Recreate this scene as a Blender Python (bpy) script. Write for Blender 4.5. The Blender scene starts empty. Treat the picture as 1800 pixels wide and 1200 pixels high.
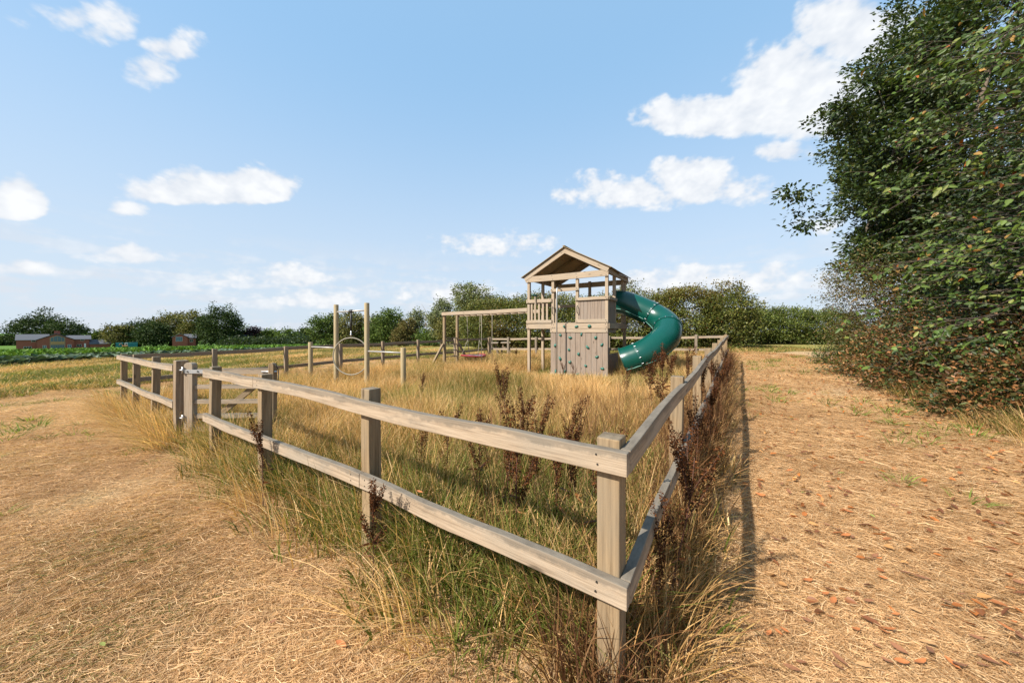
import bpy, bmesh, math, random
import numpy as np
from mathutils import Vector, Matrix
R = math.radians
rng = np.random.default_rng(7)
random.seed(7)
scene = bpy.context.scene
COL = scene.collection

# ------------------------------------------------------------------ camera
EYE = 1.53
cam = bpy.data.cameras.new('camera')
cam.sensor_width = 36.0
cam.lens = 12.0
cam.shift_y = -17.0 / 1800.0
cam.clip_start = 0.05
cam.clip_end = 6000
cam_o = bpy.data.objects.new('camera', cam)
cam_o.location = (0, 0, EYE)
cam_o.rotation_euler = (R(90), 0, 0)
COL.objects.link(cam_o)
scene.camera = cam_o

# ------------------------------------------------------------------ sun, sky, exposure
SUN_EL = R(42.0)
SUN_AZ = Vector((-0.84, -0.55)).normalized()
sd = bpy.data.lights.new('sun', 'SUN')
sd.energy = 5.0
sd.angle = R(0.53)
sd.color = (1.0, 0.93, 0.82)
sun = bpy.data.objects.new('sun', sd)
sun_dir = Vector((SUN_AZ.x * math.cos(SUN_EL), SUN_AZ.y * math.cos(SUN_EL), math.sin(SUN_EL)))
sun.rotation_euler = (-sun_dir).to_track_quat('-Z', 'Y').to_euler()
sun.location = (-10, -10, 20)
COL.objects.link(sun)
scene.view_settings.view_transform = 'Standard'
scene.view_settings.look = 'None'
scene.view_settings.exposure = 0.96
scene.view_settings.gamma = 1.0
scene.view_settings.use_curve_mapping = False
scene.render.engine = 'CYCLES'
scene.cycles.max_bounces = 5
scene.cycles.diffuse_bounces = 2
scene.cycles.transmission_bounces = 4
scene.cycles.use_denoising = True

world = bpy.data.worlds.new('World')
scene.world = world
world.use_nodes = True
world.cycles.sampling_method = 'MANUAL'
world.cycles.sample_map_resolution = 512
wn, wl = world.node_tree.nodes, world.node_tree.links
wn.clear()

def M(nodes, links, op, a, b=None, c=None, clamp=False):
    n = nodes.new('ShaderNodeMath')
    n.operation = op
    n.use_clamp = clamp
    for i, v in enumerate((a, b, c)):
        if v is None:
            continue
        if isinstance(v, (int, float)):
            n.inputs[i].default_value = v
        else:
            links.new(v, n.inputs[i])
    return n.outputs[0]

def mixc(nodes, links, fac, a, b, blend='MIX'):
    n = nodes.new('ShaderNodeMix')
    n.data_type = 'RGBA'
    n.blend_type = blend
    n.clamp_factor = True
    for key, v in ((0, fac), (6, a), (7, b)):
        if isinstance(v, (int, float)):
            n.inputs[key].default_value = v
        elif isinstance(v, tuple):
            n.inputs[key].default_value = v if len(v) == 4 else (*v, 1)
        else:
            links.new(v, n.inputs[key])
    return n.outputs[2]

def smooth(nodes, links, v, lo, hi):
    n = nodes.new('ShaderNodeMapRange')
    n.interpolation_type = 'SMOOTHSTEP'
    links.new(v, n.inputs[0])
    n.inputs[1].default_value = lo
    n.inputs[2].default_value = hi
    return n.outputs[0]

def build_sky():
    m = lambda *a, **k: M(wn, wl, *a, **k)
    out = wn.new('ShaderNodeOutputWorld')
    bg = wn.new('ShaderNodeBackground')
    bg.inputs[1].default_value = 0.10
    sky = wn.new('ShaderNodeTexSky')
    sky.sky_type = 'NISHITA'
    sky.sun_disc = False
    sky.sun_elevation = SUN_EL
    sky.sun_rotation = math.atan2(SUN_AZ.x, SUN_AZ.y)
    sky.altitude = 20
    sky.air_density = 1.0
    sky.dust_density = 1.0
    sky.ozone_density = 1.0
    tc = wn.new('ShaderNodeTexCoord')
    sep = wn.new('ShaderNodeSeparateXYZ')
    wl.new(tc.outputs['Generated'], sep.inputs[0])
    x, y, z = sep.outputs
    az = m('MULTIPLY', m('ARCTAN2', x, y), 57.2958)
    el = m('MULTIPLY', m('ARCSINE', z), 57.2958)
    # bumpy cloud outlines: noise on the direction itself
    def noise(scale, detail, rough, off=(0, 0, 0), stretch=1.0):
        mp = wn.new('ShaderNodeMapping')
        mp.inputs['Location'].default_value = off
        mp.inputs['Scale'].default_value = (1, 1, stretch)
        wl.new(tc.outputs['Generated'], mp.inputs[0])
        n = wn.new('ShaderNodeTexNoise')
        n.inputs['Scale'].default_value = scale
        n.inputs['Detail'].default_value = detail
        n.inputs['Roughness'].default_value = rough
        wl.new(mp.outputs[0], n.inputs['Vector'])
        return n.outputs['Fac']
    nb = noise(9, 5, 0.62, stretch=1.6)
    ns = noise(24, 2.5, 0.6, (3, 1, 0), 1.4)
    wob = m('MULTIPLY_ADD', nb, 2.6, m('MULTIPLY_ADD', ns, 1.5, -2.05))
    # cumulus: each one an ellipse of directions with a flatter base (A, B span it, ratio = top height / base depth)
    dens = None
    for (A, B, ratio, wt) in CLOUDS:
        dots = []
        for vec in (A, B):
            v2 = wn.new('ShaderNodeVectorMath'); v2.operation = 'DOT_PRODUCT'
            wl.new(tc.outputs['Generated'], v2.inputs[0]); v2.inputs[1].default_value = vec
            dots.append(v2.outputs['Value'])
        u, v = dots
        v = m('MAXIMUM', v, m('MULTIPLY', v, -ratio))
        r2 = m('MULTIPLY_ADD', v, v, m('MULTIPLY', u, u))
        w = m('MULTIPLY_ADD', r2, -wt, wt)
        dens = w if dens is None else m('MAXIMUM', dens, w)
    d = m('ADD', m('MAXIMUM', dens, -1.2), wob)
    cum = smooth(wn, wl, d, 0.0, 0.75)
    # the same broken fair-weather cloud over the rest of the sky, and thin layers low down
    away = smooth(wn, wl, m('ABSOLUTE', az), 62.0, 80.0)
    rest = m('MULTIPLY', smooth(wn, wl, nb, 0.52, 0.66), m('MULTIPLY', away, 0.9))
    low = m('MULTIPLY_ADD', ns, 0.5, noise(5.0, 4, 0.62, (1, 7, 3), 7.0))
    lowm = m('MULTIPLY', smooth(wn, wl, low, 0.66, 0.90), m('SUBTRACT', 1.0, smooth(wn, wl, el, 5.0, 15.0)))
    lowm = m('MULTIPLY', lowm, 0.75)
    mask = m('MAXIMUM', m('MAXIMUM', cum, rest), lowm)
    shade = m('ADD', m('MULTIPLY', d, 0.38), m('MULTIPLY_ADD', ns, 1.7, -0.58), clamp=True)
    ccol = mixc(wn, wl, shade, CLOUD_LO, CLOUD_HI)
    # pale damp air towards the horizon
    hz = m('SUBTRACT', 1.0, smooth(wn, wl, el, -6.0, 40.0))
    base = mixc(wn, wl, m('MULTIPLY', hz, 0.86), mixc(wn, wl, 0.72, sky.outputs[0], SKY_VEIL), SKY_HAZE)
    col = mixc(wn, wl, m('MULTIPLY', mask, 0.93), base, ccol)
    wl.new(col, bg.inputs[0])
    wl.new(bg.outputs[0], out.inputs[0])

CLOUD_HI = (5.2, 5.25, 5.3)
CLOUD_LO = (3.85, 4.1, 4.5)
SKY_HAZE = (3.75, 4.15, 4.6)
SKY_VEIL = (1.95, 3.45, 5.15)
CLOUDS = []
def cloud(px, py, hw, up, dn, wt=1.0):
    """a cumulus by the bearing and height of its base and its extents, long axis level"""
    k, h = (px - 900) / 600, (583 - py) / 600
    cy = 1 / math.sqrt(1 + k * k + h * h)
    wx, wz = hw / 600 * cy, up / 600 * cy
    CLOUDS.append(((1 / wx, -k / wx, 0), (0, -h / wz, 1 / wz), up / dn, wt))
cloud(360, 340, 135, 46, 22, 1.3)
cloud(455, 338, 85, 56, 24, 1.4)
cloud(330, 335, 60, 52, 22, 1.1)
cloud(28, 366, 62, 70, 24, 1.5)
cloud(1150, 338, 200, 36, 34, 1.0)
cloud(1205, 326, 95, 58, 34, 1.3)
cloud(1060, 328, 60, 34, 26, 0.9)
cloud(1250, 208, 175, 48, 40, 1.5)
cloud(1400, 195, 150, 125, 60, 1.7)
cloud(1380, 265, 60, 24, 22, 0.8)
cloud(1500, 60, 110, 90, 80, 1.2)
cloud(310, 88, 62, 40, 30, 0.75)
cloud(270, 125, 56, 34, 36, 0.75)
cloud(140, 30, 140, 34, 30, 0.75)
cloud(185, 50, 60, 40, 30, 0.7)
cloud(870, 435, 120, 30, 18, 0.75)
cloud(200, 452, 110, 30, 18, 0.75)
cloud(225, 372, 40, 20, 14, 0.6)
cloud(1440, 395, 50, 20, 20, 0.6)
cloud(60, 474, 120, 20, 16, 0.8)
cloud(450, 490, 170, 30, 20, 0.7)
cloud(1185, 500, 110, 40, 22, 1.0)
cloud(1340, 490, 120, 40, 26, 0.8)
cloud(780, 518, 110, 26, 18, 0.75)
cloud(560, 528, 120, 22, 16, 0.7)
build_sky()

# ------------------------------------------------------------------ helpers
def ground_z(x, y):
    x = np.asarray(x, dtype=float); y = np.asarray(y, dtype=float)
    z = np.where(x < 0, 0.012 * np.maximum(x, -25), 0.025 * np.minimum(x, 14))
    z = z + 0.009 * np.clip(y, -6, 20)
    z = z - 0.015 * np.clip(-25 - x, 0, 170)
    s = np.clip((5 - x) / 25, 0, 1); s = s * s * (3 - 2 * s)
    z = z - 0.025 * np.clip(y - 20, 0, 170) * s
    near = np.exp(-(x * x + y * y) / 900.0)
    z = z + near * (0.018 * np.sin(x * 1.3 + 0.7 * y) * np.sin(y * 1.1 - 0.4 * x) + 0.012 * np.sin(2.9 * x + 1) * np.sin(2.3 * y))
    return z
def gz(x, y):
    return float(ground_z(x, y))

def tag(o, label=None, cat=None, group=None, kind=None):
    if label: o['label'] = label
    if cat: o['category'] = cat
    if group: o['group'] = group
    if kind: o['kind'] = kind
    return o

def empty(name, loc, label, cat, group=None):
    o = bpy.data.objects.new(name, None)
    o.empty_display_size = 0.1
    o.location = loc
    COL.objects.link(o)
    return tag(o, label, cat, group)

def wmat(o):
    return (wmat(o.parent) if o.parent else Matrix()) @ o.matrix_basis

def link(name, me, parent=None, M4=None):
    """link an object whose world matrix is M4 (identity when not given) under its parent"""
    o = bpy.data.objects.new(name, me)
    COL.objects.link(o)
    M4 = Matrix() if M4 is None else M4
    if parent is not None:
        o.parent = parent
        M4 = wmat(parent).inverted() @ M4
    o.matrix_basis = M4
    return o

def np_mesh(name, verts, faces, mat=None, cols=None, smooth_=False, uv=None):
    """faces: (n,3) or (n,4) array, or a list of such arrays"""
    me = bpy.data.meshes.new(name)
    fl = faces if isinstance(faces, list) else [faces]
    fl = [np.asarray(f, dtype=np.int32) for f in fl if len(f)]
    verts = np.asarray(verts, dtype=np.float32)
    me.vertices.add(len(verts))
    me.vertices.foreach_set('co', verts.ravel())
    idx = np.concatenate([f.ravel() for f in fl])
    tot = np.concatenate([np.full(len(f), f.shape[1], dtype=np.int32) for f in fl])
    start = np.concatenate([[0], np.cumsum(tot)[:-1]]).astype(np.int32)
    me.loops.add(len(idx))
    me.loops.foreach_set('vertex_index', idx)
    me.polygons.add(len(tot))
    me.polygons.foreach_set('loop_start', start)
    if smooth_:
        me.polygons.foreach_set('use_smooth', np.ones(len(tot), dtype=bool))
    if cols is not None:
        a = me.color_attributes.new('col', 'FLOAT_COLOR', 'POINT')
        a.data.foreach_set('color', np.asarray(cols, dtype=np.float32).ravel())
    me.update(calc_edges=True)
    me.validate()
    if mat: me.materials.append(mat)
    return me

class MB:
    def __init__(s): s.v = []; s.f = []
    def add(s, vs, fs):
        o = len(s.v); s.v += [tuple(v) for v in vs]; s.f += [tuple(i + o for i in f) for f in fs]
    def box(s, lo, hi):
        x0, y0, z0 = lo; x1, y1, z1 = hi
        s.add([(x0,y0,z0),(x1,y0,z0),(x1,y1,z0),(x0,y1,z0),(x0,y0,z1),(x1,y0,z1),(x1,y1,z1),(x0,y1,z1)],
              [(3,2,1,0),(4,5,6,7),(0,1,5,4),(1,2,6,5),(2,3,7,6),(3,0,4,7)])
    def prism(s, poly, ext):
        """poly: list of 3-D points, ext: vector"""
        n = len(poly); e = Vector(ext)
        s.add([Vector(p) for p in poly] + [Vector(p) + e for p in poly],
              [tuple(range(n))[::-1], tuple(range(n, 2 * n))] + [(i, (i + 1) % n, n + (i + 1) % n, n + i) for i in range(n)])
    def tube(s, pts, rad, n=8, cap=True, closed=False):
        pts = [Vector(p) for p in pts]
        if not hasattr(rad, '__len__'): rad = [rad] * len(pts)
        up = Vector((0, 0, 1)); rings = []
        prev = None
        for i, p in enumerate(pts):
            if closed: t = pts[(i + 1) % len(pts)] - pts[i - 1]
            else: t = pts[min(i + 1, len(pts) - 1)] - pts[max(i - 1, 0)]
            t = t.normalized() if t.length > 1e-9 else Vector((0, 0, 1))
            if prev is None:
                a = t.cross(up if abs(t.z) < 0.95 else Vector((1, 0, 0))).normalized()
            else:
                a = (prev - t * prev.dot(t)).normalized()
            prev = a
            b = t.cross(a)
            rings.append([p + (a * math.cos(2 * math.pi * k / n) + b * math.sin(2 * math.pi * k / n)) * rad[i] for k in range(n)])
        vs = [v for r in rings for v in r]; fs = []
        m = len(rings)
        for i in range(m if closed else m - 1):
            j = (i + 1) % m
            for k in range(n):
                fs.append((i * n + k, i * n + (k + 1) % n, j * n + (k + 1) % n, j * n + k))
        if cap and not closed:
            fs.append(tuple(range(n))[::-1]); fs.append(tuple(range((m - 1) * n, m * n)))
        s.add(vs, fs)
    def mesh(s, name, mat, smooth_=False):
        me = bpy.data.meshes.new(name)
        me.from_pydata([tuple(v) for v in s.v], [], s.f)
        if smooth_: me.polygons.foreach_set('use_smooth', [True] * len(me.polygons))
        me.update()
        if mat: me.materials.append(mat)
        return me
    def build(s, name, mat, parent=None, smooth_=False, M4=None, bevel=0):
        o = link(name, s.mesh(name, mat, smooth_), parent, M4)
        if bevel:
            b = o.modifiers.new('bevel', 'BEVEL'); b.width = bevel; b.segments = 2; b.limit_method = 'ANGLE'
        return o

def frame_x(p0, p1, up=(0, 0, 1), roll=0):
    """matrix with local x along p0->p1, local z near up, origin at the middle"""
    p0, p1 = Vector(p0), Vector(p1)
    x = (p1 - p0).normalized(); up = Vector(up)
    y = up.cross(x)
    if y.length < 1e-4: y = Vector((0, 1, 0)).cross(x)
    y.normalize(); z = x.cross(y)
    m = Matrix((x, y, z)).transposed().to_4x4()
    if roll: m = m @ Matrix.Rotation(roll, 4, 'X')
    return Matrix.Translation((p0 + p1) / 2) @ m

def beam(name, p0, p1, w, h, mat, parent, up=(0, 0, 1), bevel=0.004, wob=0.0, seg=1, seed=0, roll=0):
    """a squared timber: w across (local y), h tall (local z); long ones get a slight bow and uneven edges"""
    L = (Vector(p1) - Vector(p0)).length
    mb = MB(); rr = random.Random(seed)
    if seg <= 1:
        mb.box((-L/2, -w/2, -h/2), (L/2, w/2, h/2))
    else:
        ph = [rr.uniform(0, 6.28) for _ in range(6)]
        rings = []
        for i in range(seg + 1):
            x = -L/2 + L * i / seg; s = i / seg
            oy = wob * (math.sin(s * 3.1 + ph[0]) * 0.5 + 0.3 * math.sin(s * 7.3 + ph[1])) * math.sin(math.pi * s)
            oz = wob * (math.sin(s * 4.3 + ph[2]) * 0.7 + 0.4 * math.sin(s * 9.1 + ph[3])) * math.sin(math.pi * s)
            dt = wob * 0.22 * (math.sin(s * 17 + ph[4]) + math.sin(s * 29 + ph[5]) + rr.uniform(-0.7, 0.7)) * 0.5
            rings.append([(x, oy - w/2, oz - h/2 - dt * 0.5), (x, oy + w/2, oz - h/2 - dt * 0.4), (x, oy + w/2, oz + h/2 + dt), (x, oy - w/2, oz + h/2 + dt * 0.7)])
        vs = [v for r in rings for v in r]; fs = [(3, 2, 1, 0), tuple(4 * seg + k for k in range(4))]
        for i in range(seg):
            for k in range(4):
                a, b = 4 * i + k, 4 * i + (k + 1) % 4
                fs.append((a, b, b + 4, a + 4))
        mb.add(vs, fs)
    me = mb.mesh(name, mat)
    bm = bmesh.new(); bm.from_mesh(me)
    bmesh.ops.recalc_face_normals(bm, faces=bm.faces)
    bm.to_mesh(me); bm.free()
    o = link(name, me, parent, frame_x(p0, p1, up, roll))
    if bevel:
        b = o.modifiers.new('bevel', 'BEVEL'); b.width = bevel; b.segments = 2; b.limit_method = 'ANGLE'; b.angle_limit = R(50)
    return o

# ------------------------------------------------------------------ materials
def mat_new(name):
    m = bpy.data.materials.new(name)
    m.use_nodes = True
    nt = m.node_tree; nt.nodes.clear()
    out = nt.nodes.new('ShaderNodeOutputMaterial')
    p = nt.nodes.new('ShaderNodeBsdfPrincipled')
    nt.links.new(p.outputs[0], out.inputs[0])
    return m, nt.nodes, nt.links, p, out

def tex_noise(n, l, vec, scale, detail=4, rough=0.55, stretch=None):
    if stretch is not None:
        mp = n.new('ShaderNodeMapping'); mp.inputs['Scale'].default_value = stretch
        l.new(vec, mp.inputs[0]); vec = mp.outputs[0]
    t = n.new('ShaderNodeTexNoise')
    t.inputs['Scale'].default_value = scale; t.inputs['Detail'].default_value = detail; t.inputs['Roughness'].default_value = rough
    l.new(vec, t.inputs['Vector'])
    return t.outputs['Fac']

def ramp(n, l, fac, stops):
    r = n.new('ShaderNodeValToRGB')
    l.new(fac, r.inputs[0])
    e = r.color_ramp.elements
    while len(e) < len(stops): e.new(0.5)
    for k, (p, c) in enumerate(stops):
        e[k].position = p; e[k].color = (*c, 1)
    return r.outputs[0]

def bump(n, l, p, h, strength, dist=0.01):
    b = n.new('ShaderNodeBump'); b.inputs['Strength'].default_value = strength; b.inputs['Distance'].default_value = dist
    l.new(h, b.inputs['Height']); l.new(b.outputs[0], p.inputs['Normal'])

def wood(name, light, mid, dark, grey, weather=0.8, bumps=0.5, spots=True, edge=False):
    """weathered sawn timber, grain along local x, greyed and lichen-stained where rain sits on it"""
    m, n, l, p, out = mat_new(name)
    tc = n.new('ShaderNodeTexCoord'); oi = n.new('ShaderNodeObjectInfo')
    vm = n.new('ShaderNodeVectorMath'); vm.operation = 'ADD'
    cmb = n.new('ShaderNodeCombineXYZ')
    rnd = M(n, l, 'MULTIPLY', oi.outputs['Random'], 40.0)
    for i in range(3): l.new(rnd, cmb.inputs[i])
    l.new(tc.outputs['Object'], vm.inputs[0]); l.new(cmb.outputs[0], vm.inputs[1])
    v = vm.outputs[0]
    g1 = tex_noise(n, l, v, 9, 6, 0.65, (0.28, 7.0, 7.0))
    g2 = tex_noise(n, l, v, 55, 4, 0.7, (0.06, 3.0, 3.0))
    big = tex_noise(n, l, v, 1.6, 4, 0.6, (1.0, 2.5, 2.5))
    c = ramp(n, l, g1, [(0.30, dark), (0.46, mid), (0.68, light)])
    c = mixc(n, l, M(n, l, 'MULTIPLY', smooth(n, l, g2, 0.60, 0.74), 0.42), c, tuple(0.45 * x for x in dark))
    c = mixc(n, l, M(n, l, 'MULTIPLY', smooth(n, l, big, 0.42, 0.68), 0.55), c, grey)
    if spots:
        vo = n.new('ShaderNodeTexVoronoi'); vo.inputs['Scale'].default_value = 3.1
        mp = n.new('ShaderNodeMapping'); mp.inputs['Scale'].default_value = (0.75, 2.6, 2.6)
        l.new(v, mp.inputs[0]); l.new(mp.outputs[0], vo.inputs['Vector'])
        k = M(n, l, 'SUBTRACT', 1.0, smooth(n, l, vo.outputs['Distance'], 0.045, 0.14))
        c = mixc(n, l, M(n, l, 'MULTIPLY', k, 0.75), c, tuple(0.4 * x for x in dark))
    geo = n.new('ShaderNodeNewGeometry'); sp = n.new('ShaderNodeSeparateXYZ')
    l.new(geo.outputs['True Normal'], sp.inputs[0])
    up = smooth(n, l, sp.outputs[2], 0.55, 0.95)
    lich = tex_noise(n, l, v, 14, 7, 0.75, (0.5, 1.0, 1.0))
    top = ramp(n, l, lich, [(0.36, tuple(0.28 * x for x in grey)), (0.52, tuple(0.75 * x for x in grey)), (0.70, tuple(1.15 * x for x in grey))])
    c = mixc(n, l, M(n, l, 'MULTIPLY', up, weather), c, top)
    if edge:
        # rain-dark stain creeping down from the top edge and blotches of algae along the rail
        so = n.new('ShaderNodeSeparateXYZ'); l.new(tc.outputs['Object'], so.inputs[0])
        st = tex_noise(n, l, v, 5.5, 6, 0.7, (1.0, 0.6, 0.6))
        lim = M(n, l, 'MULTIPLY_ADD', st, 0.11, -0.024)
        k2 = smooth(n, l, M(n, l, 'SUBTRACT', so.outputs[2], M(n, l, 'SUBTRACT', 0.046, lim)), -0.004, 0.016)
        c = mixc(n, l, M(n, l, 'MULTIPLY', k2, 0.55), c, tuple(0.42 * x for x in grey))
        bl = smooth(n, l, tex_noise(n, l, v, 3.3, 7, 0.75, (0.8, 2.0, 2.0)), 0.56, 0.72)
        c = mixc(n, l, M(n, l, 'MULTIPLY', bl, 0.5), c, tuple(0.5 * x for x in grey))
    l.new(c, p.inputs['Base Color'])
    p.inputs['Roughness'].default_value = 0.85
    p.inputs['Specular IOR Level'].default_value = 0.2
    h = M(n, l, 'ADD', M(n, l, 'MULTIPLY', g2, 0.6), M(n, l, 'MULTIPLY', g1, 0.6))
    bump(n, l, p, h, bumps, 0.006)
    return m

def plain(name, col, rough=0.6, metal=0.0, vary=0.15, scale=30, spec=0.5, bumps=0.0):
    m, n, l, p, out = mat_new(name)
    tc = n.new('ShaderNodeTexCoord')
    f = tex_noise(n, l, tc.outputs['Object'], scale, 5, 0.6)
    c = mixc(n, l, f, tuple(x * (1 - vary) for x in col), tuple(min(1, x * (1 + vary)) for x in col))
    l.new(c, p.inputs['Base Color'])
    p.inputs['Roughness'].default_value = rough
    p.inputs['Metallic'].default_value = metal
    p.inputs['Specular IOR Level'].default_value = spec
    if bumps: bump(n, l, p, f, bumps, 0.01)
    return m

def leafy(name, trans=0.3, rough=0.5, spec=0.35, grass=False, hue=None):
    """leaf or blade: colour from the per-leaf attribute; thin, so light also comes through"""
    m, n, l, p, out = mat_new(name)
    at = n.new('ShaderNodeAttribute'); at.attribute_name = 'col'
    c = at.outputs['Color']
    if grass:
        gi = n.new('ShaderNodeAttribute'); gi.attribute_type = 'INSTANCER'; gi.attribute_name = 'green'
        f = M(n, l, 'MULTIPLY', M(n, l, 'SUBTRACT', gi.outputs['Fac'], at.outputs['Alpha']), 5.0, clamp=True)
        gcol = mixc(n, l, at.outputs['Alpha'], (0.090, 0.135, 0.022), (0.200, 0.215, 0.050))
        c = mixc(n, l, f, c, gcol)
        ti = n.new('ShaderNodeAttribute'); ti.attribute_type = 'INSTANCER'; ti.attribute_name = 'tint'
        c = mixc(n, l, 1.0, c, mixc(n, l, ti.outputs['Fac'], (0.74, 0.63, 0.52), (1.24, 1.18, 1.10)), 'MULTIPLY')
    l.new(c, p.inputs['Base Color'])
    p.inputs['Roughness'].default_value = rough
    p.inputs['Specular IOR Level'].default_value = spec
    if trans:
        tr = n.new('ShaderNodeBsdfTranslucent')
        l.new(mixc(n, l, 1.0, c, (1.25, 1.2, 0.7), 'MULTIPLY'), tr.inputs[0])
        mx = n.new('ShaderNodeMixShader'); mx.inputs[0].default_value = trans
        l.new(p.outputs[0], mx.inputs[1]); l.new(tr.outputs[0], mx.inputs[2]); l.new(mx.outputs[0], out.inputs[0])
    return m

W_RAIL = wood('rail_timber', (0.381, 0.297, 0.214), (0.288, 0.218, 0.152), (0.165, 0.121, 0.081), (0.249, 0.218, 0.176), edge=True)
W_POST = wood('post_timber', (0.290, 0.207, 0.120), (0.216, 0.150, 0.085), (0.115, 0.076, 0.041), (0.184, 0.152, 0.110))
W_OLD_SHADED = wood('grey_and_shaded_timber', (0.27, 0.20, 0.135), (0.20, 0.145, 0.095), (0.11, 0.08, 0.052), (0.22, 0.19, 0.15))  # old grey timber; also carries the shade of the unlit crop-side fence
W_TOWER = wood('tower_timber', (0.368, 0.290, 0.211), (0.300, 0.230, 0.162), (0.200, 0.148, 0.101), (0.280, 0.238, 0.186), 0.6, 0.3)
W_PANEL = wood('panel_timber', (0.264, 0.205, 0.162), (0.208, 0.159, 0.122), (0.128, 0.095, 0.071), (0.220, 0.184, 0.153), 0.6, 0.4)
W_ROOF = wood('roof_timber', (0.30, 0.215, 0.125), (0.22, 0.155, 0.085), (0.12, 0.085, 0.05), (0.17, 0.16, 0.095), 0.8, 0.4)
W_POLE = wood('pole_timber', (0.372, 0.300, 0.180), (0.324, 0.252, 0.144), (0.240, 0.174, 0.090), (0.300, 0.246, 0.162), 0.5, 0.25, False)
STEEL = plain('galvanised_steel', (0.50, 0.51, 0.52), 0.45, 0.85)
BAR = plain('worn_bar', (0.36, 0.34, 0.31), 0.5, 0.4)
DARKMETAL = plain('dark_metal', (0.035, 0.033, 0.030), 0.5, 0.4)
RUBBER = plain('black_rubber', (0.018, 0.018, 0.020), 0.6)
ROPE = plain('rope', (0.23, 0.20, 0.15), 0.9)
HOLD = plain('hold_plastic', (0.020, 0.115, 0.088), 0.45, vary=0.2)
SLIDE = plain('slide_plastic', (0.001, 0.052, 0.039), 0.27, vary=0.10, scale=5, spec=0.5)
SLIDE_LIP = plain('slide_flange_plastic', (0.002, 0.05, 0.04), 0.4)
SEAM = plain('slide_seam_plastic', (0.10, 0.26, 0.21), 0.5)
LEAF = leafy('foliage', 0.28)
LEAF_FAR = leafy('far_foliage', 0.18, 0.7, 0.15)
BLADE = leafy('grass_blades', 0.35, 0.65, 0.2, grass=True)
BARK = wood('bark', (0.17, 0.13, 0.095), (0.12, 0.09, 0.065), (0.06, 0.045, 0.033), (0.14, 0.13, 0.10), 0.3, 0.9)
DARKTWIG = plain('dark_twig_bark', (0.075, 0.055, 0.040), 0.9, vary=0.35, scale=6)
TWIG = plain('twig_bark', (0.20, 0.15, 0.10), 0.85, vary=0.35, scale=6)

# ------------------------------------------------------------------ layout
def V2(x, y): return Vector((x, y))
C = V2(0.43, 1.27)                       # near outer corner of the paddock fence
UF = V2(-0.829, 0.559).normalized()      # along the front fence, away from the corner
VF = V2(0.5559, 0.8312).normalized()     # along the path-side fence
LC = C + UF * 10.5
FR = V2(8.2, 12.9)
BL = V2(-1.15, 17.2)
QUAD = [C, FR, BL, LC]
def P3(p, z=0.0, dz=0.0):
    return Vector((p[0], p[1], gz(p[0], p[1]) + z + dz))
def on_line(px, A, d):
    """distance along A + t d at which the line crosses the bearing px"""
    k = (px - 900) / 600
    return (k * A.y - A.x) / (d.x - k * d.y)

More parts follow.
